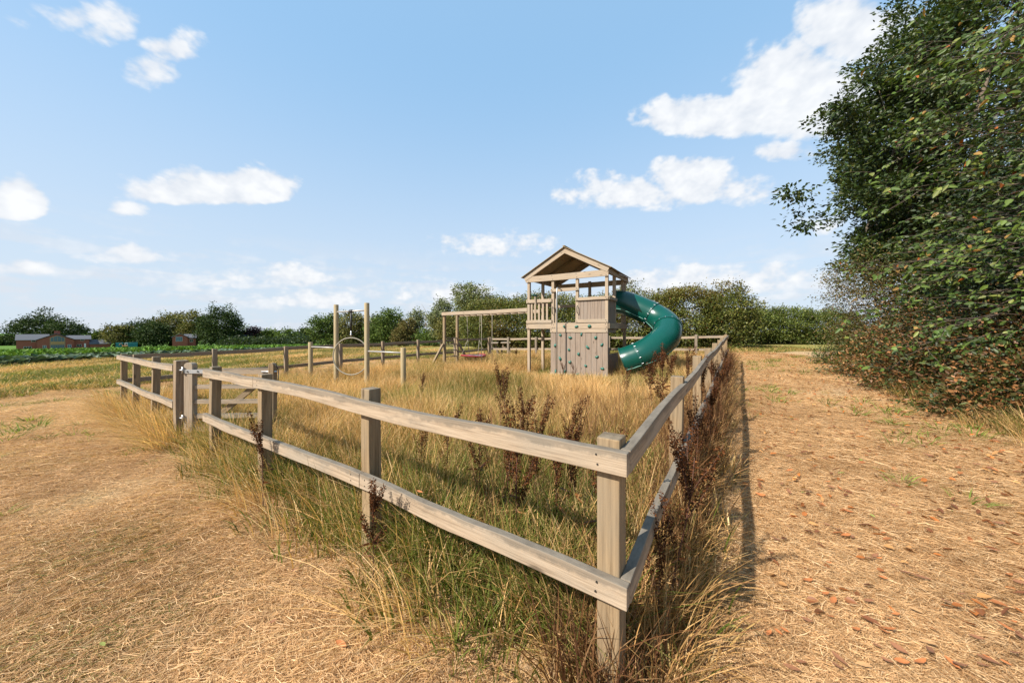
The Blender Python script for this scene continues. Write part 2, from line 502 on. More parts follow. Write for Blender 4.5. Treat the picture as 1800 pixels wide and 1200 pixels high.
# ------------------------------------------------------------------ ground: one sheet to the horizon
def ground_material():
    m, n, l, p, out = mat_new('mown_ground')
    geo = n.new('ShaderNodeNewGeometry'); sp = n.new('ShaderNodeSeparateXYZ')
    pos = geo.outputs['Position']; l.new(pos, sp.inputs[0])
    x, y = sp.outputs[0], sp.outputs[1]
    n1 = tex_noise(n, l, pos, 0.55, 6, 0.6)
    n2 = tex_noise(n, l, pos, 5.0, 6, 0.7)
    n3 = tex_noise(n, l, pos, 34.0, 5, 0.75)
    row = tex_noise(n, l, pos, 1.6, 5, 0.7, (1.0, 0.12, 1.0))
    hay = ramp(n, l, M(n, l, 'ADD', M(n, l, 'MULTIPLY', n3, 0.65), M(n, l, 'MULTIPLY', n2, 0.35)),
               [(0.33, (0.175, 0.112, 0.060)), (0.46, (0.375, 0.25, 0.138)), (0.62, (0.52, 0.365, 0.215))])
    hay = mixc(n, l, M(n, l, 'MULTIPLY', smooth(n, l, n1, 0.54, 0.70), 0.3), hay, (0.20, 0.165, 0.055))
    hay = mixc(n, l, M(n, l, 'MULTIPLY', smooth(n, l, n2, 0.60, 0.74), 0.6), hay, (0.13, 0.085, 0.05))
    grn = ramp(n, l, M(n, l, 'ADD', M(n, l, 'MULTIPLY', n2, 0.25), M(n, l, 'MULTIPLY', row, 0.75)),
               [(0.38, (0.15, 0.085, 0.040)), (0.46, (0.25, 0.20, 0.055)), (0.53, (0.15, 0.175, 0.028)), (0.60, (0.24, 0.215, 0.050)), (0.68, (0.34, 0.235, 0.09))])
    wob = M(n, l, 'MULTIPLY', M(n, l, 'SUBTRACT', n1, 0.5), 6.0)
    xw = M(n, l, 'ADD', x, wob)
    # towards the crops the sward was left greener; the same at the far end of the path
    f_left = M(n, l, 'SUBTRACT', 1.0, smooth(n, l, M(n, l, 'ADD', xw, M(n, l, 'MULTIPLY', y, -0.12)), -17.0, -12.0))
    f_far = smooth(n, l, M(n, l, 'ADD', y, wob), 16.5, 19.5)
    green = M(n, l, 'MAXIMUM', f_left, M(n, l, 'MULTIPLY', f_far, 0.8))
    c = mixc(n, l, green, hay, grn)
    xs = M(n, l, 'ADD', x, M(n, l, 'MULTIPLY', M(n, l, 'SUBTRACT', n2, 0.5), 1.2))
    dirt = M(n, l, 'SUBTRACT', 1.0, smooth(n, l, xs, -24.4, -23.3))
    c = mixc(n, l, dirt, c, mixc(n, l, n2, (0.13, 0.08, 0.05), (0.24, 0.16, 0.10)))
    crop = M(n, l, 'SUBTRACT', 1.0, smooth(n, l, xs, -40, -30))
    c = mixc(n, l, crop, c, mixc(n, l, n2, (0.045, 0.095, 0.015), (0.11, 0.20, 0.03)))
    l.new(c, p.inputs['Base Color'])
    p.inputs['Roughness'].default_value = 0.95
    p.inputs['Specular IOR Level'].default_value = 0.1
    bump(n, l, p, M(n, l, 'ADD', n3, M(n, l, 'MULTIPLY', n2, 2.0)), 0.9, 0.03)
    return m

def build_ground():
    def axis(lo, hi):
        a = np.concatenate([np.arange(0, 14, 0.2), np.arange(14, 60, 1.0), np.arange(60, 260, 8.0), np.array([260, 400, 700, 1200, 2500])])
        return np.unique(np.concatenate([-a, a]))
    xs = axis(0, 0); ys = axis(0, 0); ys = ys[ys > -400]
    X, Y = np.meshgrid(xs, ys)
    Z = ground_z(X, Y)
    v = np.stack([X, Y, Z], -1).reshape(-1, 3)
    nx, ny = len(xs), len(ys)
    i = np.arange(nx * ny).reshape(ny, nx)
    f = np.stack([i[:-1, :-1], i[:-1, 1:], i[1:, 1:], i[1:, :-1]], -1).reshape(-1, 4)
    me = np_mesh('ground', v, f, ground_material(), smooth_=True)
    o = link('ground', me)
    tag(o, 'straw coloured mown grass of the paddock and path', None, None, 'structure')
build_ground()

# ------------------------------------------------------------------ post-and-rail fences
RAIL_T, RAIL_H, POST = 0.040, 0.092, 0.092
TOP, LOW = 1.085, 0.585                  # tops of the two rails above the ground
def fence(label, A, d, L, inward, posts, joints_top, joints_low, rail_mat, post_mat, seed, start=0.0, nails=False, seg_len=0.16, corner_post=0.0, zj=0.012, post_h=1.125, first=0.0, last=0.0):
    root = empty('post_and_rail_fence', P3(A + d * (L / 2)), label, 'fence')
    rr = random.Random(seed)
    up3 = Vector((inward.x, inward.y, 0))
    def at(t, off): return A + d * t + inward * off
    for i, t in enumerate(posts):
        q = at(t, RAIL_T + POST / 2 + 0.002)
        h = post_h + rr.uniform(-0.015, 0.02) + (first if i == 0 and t < 0.2 else 0.0)
        ln = (rr.uniform(-0.012, 0.012), rr.uniform(-0.012, 0.012))
        p0 = P3(q, -0.25); p1 = P3(q, h) + Vector((ln[0], ln[1], 0))
        beam('post', p0, p1, POST, POST, post_mat, root, up=up3, bevel=0.006, seg=7, wob=0.006, seed=seed * 50 + i)
    for top, joints in ((TOP, joints_top), (LOW, joints_low)):
        zs = [rr.uniform(-zj, zj) for _ in joints]
        if first: zs[0] = first
        for k in range(len(joints) - 1):
            t0, t1 = joints[k], joints[k + 1]
            a = P3(at(t0 + 0.002, RAIL_T / 2), top - RAIL_H / 2 + zs[k]); b = P3(at(t1 - 0.002, RAIL_T / 2), top - RAIL_H / 2 + zs[k + 1])
            seg = max(6, int((t1 - t0) / seg_len))
            r = beam('rail', a, b, RAIL_T, RAIL_H, rail_mat, root, bevel=0.004, seg=seg, wob=0.016, seed=seed * 90 + k + int(top * 100))
            if nails:
                for t in posts:
                    if t0 - 0.02 <= t <= t1 + 0.02:
                        s = (t - t0) / (t1 - t0); s = min(max(s, 0.02), 0.98)
                        c = a.lerp(b, s)
                        for dz in (-0.018, 0.02):
                            for dt in ((0.028,) if abs(t - t0) < 0.2 else (-0.028,) if abs(t - t1) < 0.2 else (0.0,)):
                                q = c + Vector((d.x, d.y, 0)) * (dt + rr.uniform(-0.006, 0.006)) + Vector((0, 0, dz)) - up3 * (RAIL_T / 2 + 0.0005)
                                mb = MB(); mb.tube([q + up3 * 0.004, q - up3 * 0.0015], 0.0042, 8)
                                mb.build('nail', DARKMETAL, r)
    return root

fp = [on_line(px, C + VF * 0.09, UF) for px in (653, 466, 378)]
FRONT_END = fp[2] + 0.10
fence('weathered fence along the tall grass, from the near corner post to the open gate', C, UF, FRONT_END, VF,
      [0.09] + fp, [0.0, fp[1] + 0.03, FRONT_END], [0.0, fp[0], FRONT_END], W_RAIL, W_POST, 3, nails=True, seg_len=0.09, first=-0.05)
gate_t = on_line(320, C + VF * 0.09, UF)
fl = [on_line(px, C + VF * 0.09, UF) for px in (273.5, 239)]
fence('short fence run left of the gate, beside the open mown field', C + UF * gate_t, UF, 10.5 - gate_t, VF,
      [fl[0] - gate_t, fl[1] - gate_t, 10.5 - gate_t - 0.09], [0.06, 10.5 - gate_t], [0.06, 10.5 - gate_t], W_RAIL, W_POST, 5)
RD = (FR - C); RL = RD.length; RD = RD.normalized(); RIN = V2(-RD.y, RD.x)
rp = [1.72 + 1.74 * i for i in range(8)]
rp = [t for t in rp if t < RL - 0.5]
fence('long fence beside the leaf-strewn path, its shaded outer side towards the trees', C + RD * 0.043, RD, RL - 0.043, RIN,
      rp + [RL - 0.14], [0.0, rp[1], rp[3], rp[5], RL - 0.043], [0.0, rp[0] + 0.02, rp[2], rp[4], rp[6], RL - 0.043], W_RAIL, W_POST, 8, zj=0.03, first=-0.05)
BD = (BL - FR); BLn = BD.length; BD = BD.normalized(); BIN = V2(-BD.y, BD.x)
bp = [1.1, 2.75, 4.4, 6.1, 7.75, 9.2]
fence('far fence behind the play tower, in front of the rusty hedge', FR, BD, BLn, BIN,
      bp + [BLn - 0.1], [0.0, bp[1], bp[3], bp[4], BLn], [0.0, bp[0], bp[2], bp[4], BLn], W_RAIL, W_RAIL, 11)
LD = (LC - BL); LL = LD.length; LD = LD.normalized(); LIN = V2(-LD.y, LD.x)
lp = []
for px in (800, 735, 673, 599, 503, 378):
    lp.append(on_line(px, BL + LIN * 0.09, LD))
fence('fence on the crop field side with its shade in the dark colour, behind the hoop and climbing poles', BL, LD, LL, LIN,
      [0.14] + lp, [0.043, lp[1], lp[3], lp[5], LL - 0.044], [0.043, lp[0], lp[2], lp[4], LL - 0.044], W_OLD_SHADED, W_OLD_SHADED, 14)  # darker timber puts the unlit look of these rails into the colour

# ------------------------------------------------------------------ gate, standing open into the paddock
def build_gate():
    hq = C + UF * gate_t + VF * 0.08
    # hanging post, thicker than the fence posts
    gp = empty('gate_post', P3(hq), 'thick dark timber post that the open gate hangs on', 'post')
    beam('shaft', P3(hq, -0.3), P3(hq, 1.15), 0.135, 0.135, W_OLD_SHADED, gp, up=(VF.x, VF.y, 0), bevel=0.008, seg=6, wob=0.005, seed=77)
    mb = MB(); z = gz(*hq)
    mb.box((-0.03, -0.012, -0.05), (0.05, 0.012, 0.05))
    side = Vector((1.0, -0.25, 0)).normalized()
    for zz in (1.02, 0.36):
        q = Vector((hq.x, hq.y, z + zz)) + side * 0.10 + Vector((0, -0.055, 0))
        m2 = MB(); m2.tube([q - Vector((0, 0, 0.045)), q + Vector((0, 0, 0.045))], 0.011, 8)
        m2.tube([q, q - side * 0.05], 0.011, 8)
        m2.build('hinge_pin', STEEL, gp, True)
    o = Vector((hq.x + 0.155, hq.y - 0.02, 0)); zg = gz(hq.x + 0.5, hq.y)
    dx = Vector((0.999, 0.03, 0)).normalized(); up3 = Vector((-dx.y, dx.x, 0))
    W = 1.12
    g = empty('field_gate', (o.x, o.y, zg), 'pale five-bar wooden gate with diagonal brace, standing open', 'gate')
    def gp3(a, z, off=0.0): return o + dx * a + up3 * off + Vector((0, 0, zg + z))
    def stile(a, w, top):
        mb = MB(); n = 7; prof = []
        for k in range(n + 1):
            an = math.pi * k / n
            prof.append((top - 0.035 + 0.035 * math.sin(an), math.cos(an) * w / 2))
        poly = [(-0.06, w / 2)] + prof + [(-0.06, -w / 2)]
        e = up3 * 0.085
        mb.prism([gp3(a, zz + 0.0, -0.0425) + dx * yy for zz, yy in poly], e)
        # local x up the timber so that the grain runs along it
        M4 = frame_x(gp3(a, 0), gp3(a, top), up3)
        inv = M4.inverted(); mb.v = [tuple(inv @ Vector(v)) for v in mb.v]
        ob = mb.build('stile', W_TOWER if a < 0.5 else W_POST, g, M4=M4, bevel=0.005)
        return ob
    stile(0.0, 0.115, 1.13); stile(W, 0.075, 1.12)
    for i, (zz, hh) in enumerate(((1.005, 0.085), (0.79, 0.06), (0.585, 0.062), (0.385, 0.066), (0.20, 0.062))):
        beam('bar', gp3(0.058, zz), gp3(W - 0.038, zz), 0.03, hh, W_RAIL, g, bevel=0.003, seg=5, wob=0.004, seed=200 + i)
    beam('brace', gp3(0.06, 0.14, 0.033), gp3(W - 0.10, 0.93, 0.033), 0.03, 0.075, W_POST, g, bevel=0.003)
    mb = MB(); M4 = frame_x(gp3(-0.07, 1.01, -0.047), gp3(0.42, 1.005, -0.047))
    mb.box((-0.245, -0.003, -0.026), (0.245, 0.003, 0.026))
    hb = mb.build('hinge_strap', STEEL, g, M4=M4)
    for a in (0.0, 0.14, 0.30):
        q = gp3(a, 1.008, -0.051); m3 = MB(); m3.tube([q, q - up3 * 0.008], 0.010, 8); m3.build('bolt', DARKMETAL, hb)
    q = gp3(W - 0.14, 1.0, -0.021); m3 = MB(); m3.tube([q, q + dx * 0.21], 0.010, 8); m3.build('latch', STEEL, g, True)
    q = gp3(-0.07, 0.36, -0.03); m3 = MB(); m3.tube([q, q + dx * 0.10], 0.012, 8); m3.tube([q - Vector((0,0,0.03)), q + Vector((0,0,0.03))], 0.016, 8); m3.build('hinge_eye', STEEL, g, True)
    # loop of cord hanging at the latch end
    pts = [gp3(W + 0.05 + 0.05 * math.sin(k / 9 * 3.0), 1.10 - 0.42 * k / 9, -0.02 + 0.02 * math.sin(k)) for k in range(10)]
    m3 = MB(); m3.tube(pts, 0.006, 6); m3.build('cord', DARKMETAL, g, True)
build_gate()

# ------------------------------------------------------------------ play tower
TR = V2(2.73, 9.70)
UT = V2(-0.853, 0.522).normalized()
VT = V2(0.522, 0.853).normalized()
TZ = gz(2.2, 10.3)
def TP(t, s, z): 
    q = TR + UT * t + VT * s
    return Vector((q.x, q.y, z))
U3 = Vector((UT.x, UT.y, 0)); V3 = Vector((VT.x, VT.y, 0))
ZUP = Vector((0, 0, 1))
def plane_hit(px, py, s=0.0):
    """t, z on the tower's front plane for a bearing and a slope"""
    k = (px - 900) / 600; A = TR + VT * s
    t = on_line(px, A, UT)
    Y = (A + UT * t).y
    return t, EYE + (583 - py) / 600 * Y

def build_tower():
    T = empty('play_tower', (TR.x, TR.y, TZ), 'wooden play tower with pitched roof, climbing wall and green tube slide', 'play tower')
    kb = dict(bevel=0.005)
    def post(t, s, z0, z1, w=0.09, m=W_TOWER): return beam('post', TP(t, s, z0), TP(t, s, z1), w, w, m, T, up=V3, **kb)
    def along_t(name, t0, t1, s, z0, z1, th=0.036, m=W_TOWER, par=T): return beam(name, TP(t0, s, (z0+z1)/2), TP(t1, s, (z0+z1)/2), th, z1 - z0, m, par, seg=5, wob=0.004, seed=int(z0*1000+t0*77), **kb)
    def along_s(name, t, s0, s1, z0, z1, th=0.036, m=W_TOWER, par=T): return beam(name, TP(t, s0, (z0+z1)/2), TP(t, s1, (z0+z1)/2), th, z1 - z0, m, par, **kb)
    D = 2.12; W = 2.62
    G = TZ - 0.3
    for (t, s, z0, z1) in ((0.045, 0.045, G, 3.14), (W-0.045, 0.045, G, 3.14), (0.93, 0.045, 1.50, 3.112), (1.72, 0.045, 1.50, 3.112),
                           (0.045, D, G, 3.32), (W-0.045, D, G, 3.32), (0.045, 0.83, 1.50, 3.32), (1.25, D, 1.5, 3.32), (W-0.045, 1.05, G, 3.30), (0.045, 1.86, 1.5, 3.32)):
        post(t, s, z0, z1, 0.088)
    # front timbers, bolted on
    f1 = along_t('top_beam', -0.02, 2.66, -0.02, 3.115, 3.30)
    f2 = along_t('deck_beam', 0.0, W, -0.02, 1.625, 1.78)
    f3 = along_t('wall_beam', 0.0, 1.79, -0.021, 1.51, 1.62)
    along_t('sill_beam', 0.0, 1.79, -0.041, TZ + 0.02, TZ + 0.135, 0.03)
    f4 = along_t('rail', 1.74, W + 0.02, -0.02, 2.45, 2.56)
    f5 = along_t('rail', 1.74, W + 0.02, -0.02, 1.80, 1.90)
    f6 = along_t('rail', -0.01, 0.97, -0.02, 2.455, 2.545)
    f7 = along_t('rail', -0.01, 0.97, -0.02, 1.795, 1.895)
    f8 = along_t('door_beam', 0.86, 1.78, -0.02, 2.76, 2.86)
    # bolts
    for par, t0, t1, z0, z1 in ((f1, 0.06, 2.56, 3.15, 3.26), (f2, 0.05, 2.57, 1.66, 1.75), (f3, 0.05, 1.73, 1.535, 1.60), (f4, 1.78, 2.58, 2.47, 2.54), (f6, 0.04, 0.93, 2.475, 2.525), (f7, 0.04, 0.93, 1.82, 1.87), (f2, 1.72, 1.66, 1.66, 1.75), (f1, 0.93, 1.72, 3.15, 3.26), (f8, 0.92, 1.73, 2.79, 2.83)):
        for t in (t0, t1):
            for k, z in enumerate((z0, z1)):
                q = TP(t + (0.014 if k else -0.014), -0.039, z); mb = MB(); mb.tube([q + V3*0.004, q - V3 * 0.005], 0.011, 8); mb.build('bolt', DARKMETAL, par)
    # climbing wall planks, bottom to deck
    n = 11; w = 1.78 / n
    me_cache = {}
    for i in range(n):
        t0 = i * w
        beam('plank', TP(t0 + w/2, -0.008 + (0.004 if i % 2 else 0), TZ + 0.03), TP(t0 + w/2, -0.008 + (0.004 if i % 2 else 0), 1.512), w - 0.006, 0.028, W_PANEL, T, up=V3, bevel=0.003)
    n = 8; w = 0.84 / n
    for i in range(n):
        t0 = 0.09 + i * w
        beam('plank', TP(t0 + w/2, 0.018, 1.86), TP(t0 + w/2, 0.018, 2.50), w - 0.005, 0.02, W_PANEL, T, up=V3, bevel=0.003)
    for t in (1.92, 2.06, 2.20, 2.34, 2.46):
        beam('baluster', TP(t, 0.016, 1.84), TP(t, 0.016, 2.50), 0.062, 0.03, W_TOWER, T, up=V3, bevel=0.003)
    # right side: upper panel and the low panel beside the slide foot
    along_s('deck_beam', -0.02, 0.0, D + 0.05, 1.625, 1.78)
    along_s('rail', -0.02, 0.0, 0.88, 2.455, 2.545)
    along_s('eave_beam', -0.02, 0.0, D + 0.22, 3.20, 3.33)
    along_s('eave_beam', W + 0.02, 0.0, D + 0.22, 3.20, 3.33)
    n = 7; w = 0.80 / n
    for i in range(n):
        s0 = 0.09 + i * w
        beam('plank', TP(0.022, s0 + w/2, 1.50), TP(0.022, s0 + w/2, 2.47), 0.02, w - 0.005, W_PANEL, T, up=V3, bevel=0.003)
    for i in range(9):
        s0 = 0.09 + i * 0.115
        beam('plank', TP(0.015, s0 + 0.0575, TZ + 0.03), TP(0.015, s0 + 0.0575, TZ + 0.74), 0.022, 0.11, W_PANEL, T, up=V3, bevel=0.003)
    # left side and back rails
    along_s('deck_beam', W + 0.02, 0.0, D + 0.05, 1.625, 1.78)
    along_s('rail', W + 0.02, 0.0, D + 0.05, 2.45, 2.56)
    along_t('rail', 0.0, W, D + 0.07, 2.43, 2.53)
    along_t('deck_beam', 0.0, W, D + 0.07, 1.625, 1.78)
    along_t('back_beam', -0.02, W + 0.02, D + 0.07, 3.12, 3.30)
    for i in range(16):
        s0 = 0.0 + i * 0.135
        along_t('deck_board', 0.02, W - 0.02, s0 + 0.066, 1.782, 1.806, 0.128)
    # roof: rafters, barge boards and boards laid up each slope
    ap = (1.31, 4.085); e0 = (-0.06, 3.36); e1 = (2.74, 3.30)
    for e, sgn in ((e0, -1), (e1, 1)):
        L = math.hypot(ap[0] - e[0], ap[1] - e[1])
        dx, dz = (e[0] - ap[0]) / L, (e[1] - ap[1]) / L
        nx, nz = (-dz, dx) if sgn < 0 else (dz, -dx)
        if nz < 0: nx, nz = -nx, -nz
        for s, nm, th in ((-0.03, 'barge_board', 0.036), (1.10, 'rafter', 0.05), (D + 0.13, 'barge_board', 0.036)):
            hgt = 0.15 if nm == 'barge_board' else 0.09
            off = -hgt / 2 - 0.004
            a = TP(ap[0] + nx * off - dx * 0.0, s + (0.001 if sgn > 0 else 0), ap[1] + nz * off); b = TP(e[0] + nx * off, s + (0.001 if sgn > 0 else 0), e[1] + nz * off)
            beam(nm, a, b, th, hgt, W_TOWER if nm == 'barge_board' else W_ROOF, T, up=ZUP, **kb)
        n = 8; w = (L + 0.06) / n
        for i in range(n):
            c = (i + 0.5) * w
            pt, pz = ap[0] + dx * c + nx * 0.012, ap[1] + dz * c + nz * (0.012 + 0.0015 * (i % 2))
            A = TP(pt, -0.10, pz); B = TP(pt, D + 0.24, pz)
            upv = (U3 * nx + ZUP * nz)
            beam('roof_board', A, B, w + 0.006, 0.018, W_ROOF, T, up=upv, bevel=0.003, seg=3, wob=0.004, seed=i + 40)
    rc = beam('ridge_cap', TP(ap[0], -0.11, ap[1] + 0.035), TP(ap[0], D + 0.25, ap[1] + 0.035), 0.07, 0.03, W_ROOF, T, **kb)
    # climbing holds
    holds = [(450,655),(537,655),(628,652),(423,715),(491,733),(570,710),(670,733),(388,787),(714,783),(613,800),(483,818),(550,848),(421,880),(679,868),(490,905),(600,930),(718,950),(390,972),(455,970),(547,992),(635,1010)]
    hm = []
    for k in range(4):
        bm = bmesh.new(); bmesh.ops.create_icosphere(bm, subdivisions=2, radius=0.05)
        rr = random.Random(k + 5); ph = [rr.uniform(0, 6) for _ in range(4)]
        for v in bm.verts:
            a = math.atan2(v.co.z, v.co.x)
            f = 1 + 0.22 * math.sin(2 * a + ph[0]) + 0.13 * math.sin(3 * a + ph[1])
            v.co.x *= f * 0.85; v.co.z *= f * 1.05
            v.co.y = v.co.y * 0.75
            if v.co.y > 0.012: v.co.y = 0.012
        me = bpy.data.meshes.new('climbing_hold'); bm.to_mesh(me); bm.free(); me.materials.append(HOLD)
        me.polygons.foreach_set('use_smooth', [True] * len(me.polygons)); hm.append(me)
    rot = math.atan2(-UT.y, -UT.x)
    for i, (hx, hy) in enumerate(holds):
        t, z = plane_hit(880 + hx / 4, 410 + hy / 4)
        q = TP(t, -0.030 if z < 1.5 else -0.046, z)
        if z < TZ + 0.15: q = q - V3 * 0.03
        link('climbing_hold', hm[i % 4], T, Matrix.Translation(q) @ Matrix.Rotation(rot, 4, 'Z') @ Matrix.Rotation(i * 1.3, 4, 'Y') @ Matrix.Scale(0.85 + 0.25 * ((i * 7) % 5) / 4, 4))
    # sliding pole, hand grips, toy telescope
    mb = MB()
    q = [TP(1.42, -0.02, 2.81), TP(1.42, -0.28, 2.84), TP(1.42, -0.335, 2.83), TP(1.42, -0.355, 2.78), TP(1.42, -0.36, 2.6), TP(1.42, -0.36, TZ - 0.1)]
    mb.tube(q, 0.019, 10); mb.build('sliding_pole', STEEL, T, True)
    for t in (1.70, 0.90):
        pts = [TP(t, -0.03, 2.08), TP(t, -0.07, 2.10), TP(t, -0.085, 2.19), TP(t, -0.07, 2.28), TP(t, -0.03, 2.30)]
        mb = MB(); mb.tube(pts, 0.013, 8); mb.build('hand_grip', RUBBER, T, True)
    tl = [TP(2.22, -0.06, 2.655), TP(2.33, -0.10, 2.69), TP(2.40, -0.125, 2.705)]
    mb = MB(); mb.tube(tl, [0.03, 0.035, 0.05], 12); te = mb.build('telescope', plain('telescope_plastic', (0.01, 0.05, 0.045), 0.4), T, True)
    mb = MB(); mb.tube([TP(2.29, -0.05, 2.40), TP(2.29, -0.08, 2.66)], [0.035, 0.022], 10); mb.build('bracket', W_TOWER, te)
    # tube slide
    ctrl = [Vector(p) for p in ((3.30, 11.10, 2.50), (3.62, 10.92, 2.44), (4.02, 10.68, 2.24), (4.38, 10.42, 2.00), (4.54, 10.05, 1.74), (4.38, 9.66, 1.45), (4.02, 9.38, 1.19), (3.60, 9.29, 0.94), (3.24, 9.36, 0.78), (3.07, 9.42, 0.71))]
    def cr(p0, p1, p2, p3, t):
        return 0.5 * ((2 * p1) + (-p0 + p2) * t + (2*p0 - 5*p1 + 4*p2 - p3) * t*t + (-p0 + 3*p1 - 3*p2 + p3) * t**3)
    path = []; NS = 10
    for i in range(len(ctrl) - 1):
        p0 = ctrl[max(i - 1, 0)]; p1 = ctrl[i]; p2 = ctrl[i + 1]; p3 = ctrl[min(i + 2, len(ctrl) - 1)]
        for k in range(NS): path.append(cr(p0, p1, p2, p3, k / NS))
    path.append(ctrl[-1])
    def tan(i): return (path[min(i + 1, len(path) - 1)] - path[max(i - 1, 0)]).normalized()
    def ring(i, r, n=40):
        t = tan(i); a = t.cross(ZUP).normalized(); b = a.cross(t)
        return [path[i] + (a * math.cos(2*math.pi*k/n) + b * math.sin(2*math.pi*k/n)) * r for k in range(n)]
    S = link('tube_slide', None, T, Matrix.Translation((3.6, 10.0, TZ)))
    S.empty_display_size = 0.1
    cuts = [0, 27, 43, 74, len(path) - 1]
    rad = 0.375
    def shell(name, i0, i1, r_out, r_in, m):
        n = 40; vs = []; fs = []
        k = i1 - i0 + 1
        for i in range(i0, i1 + 1): vs += ring(i, r_out, n)
        for i in range(i0, i1 + 1): vs += ring(i, r_in, n)
        for i in range(k - 1):
            for j in range(n):
                a, b = i * n + j, i * n + (j + 1) % n
                fs.append((a, a + n, b + n, b))
                fs.append((k * n + a, k * n + b, k * n + b + n, k * n + a + n))
        for j in range(n):
            a, b = j, (j + 1) % n
            fs.append((a, b, k * n + b, k * n + a))
            e = (k - 1) * n
            fs.append((e + a, k * n + e + a, k * n + e + b, e + b))
        mb = MB(); mb.add(vs, fs); o = mb.build(name, m, S, True)
        es = o.modifiers.new('edges', 'EDGE_SPLIT'); es.split_angle = R(50)
        return o
    for k in range(4):
        o = shell('tube_section', cuts[k], cuts[k + 1], rad + (0.0 if k % 2 else 0.004), rad - 0.02, SLIDE)
    for c in cuts[1:4]:
        shell('flange', c, c + 1, rad + 0.022, rad - 0.012, SLIDE_LIP)
        n = 14
        for j in range(n):
            t = tan(c); a = t.cross(ZUP).normalized(); b = a.cross(t)
            an = 2 * math.pi * j / n
            q = path[c] + (a * math.cos(an) + b * math.sin(an)) * (rad + 0.018)
            m3 = MB(); m3.tube([q - t * 0.012, q + t * 0.035], 0.009, 6); m3.build('flange_bolt', STEEL, S)
    # moulded seam where the two half shells of each section meet
    for sd_, a0 in ((0, -0.62), (1, math.pi + 0.62)):
        for k in range(4):
            idx = range(cuts[k] + 1, cuts[k + 1])
            pts = []
            for i in idx:
                t = tan(i); a = t.cross(ZUP).normalized(); b = a.cross(t)
                pts.append(path[i] + (a * math.cos(a0) + b * math.sin(a0)) * (rad + 0.006))
            m3 = MB(); m3.tube(pts, 0.010, 6); m3.build('seam', SEAM, S, True)
    shell('end_rim', len(path) - 3, len(path) - 1, rad + 0.03, rad - 0.015, SLIDE_LIP)
    q = Vector((3.62, 9.30, 0)); g = gz(q.x, q.y)
    for off in (Vector((-0.22, -0.05, 0)), Vector((0.22, 0.12, 0))):
        beam('shade_leg', q + off + ZUP * (g - 0.2), q + off + ZUP * 0.68, 0.09, 0.09, W_OLD_SHADED, S, up=V3)  # legs added to stand in for the dark shade under the slide end
    m3 = MB(); q0 = Vector((4.30, 10.55, 0)); m3.tube([q0 + ZUP * (gz(q0.x, q0.y) - 0.2), q0 + ZUP * 1.68], 0.03, 10); m3.build('support_pole', DARKMETAL, S, True)
build_tower()

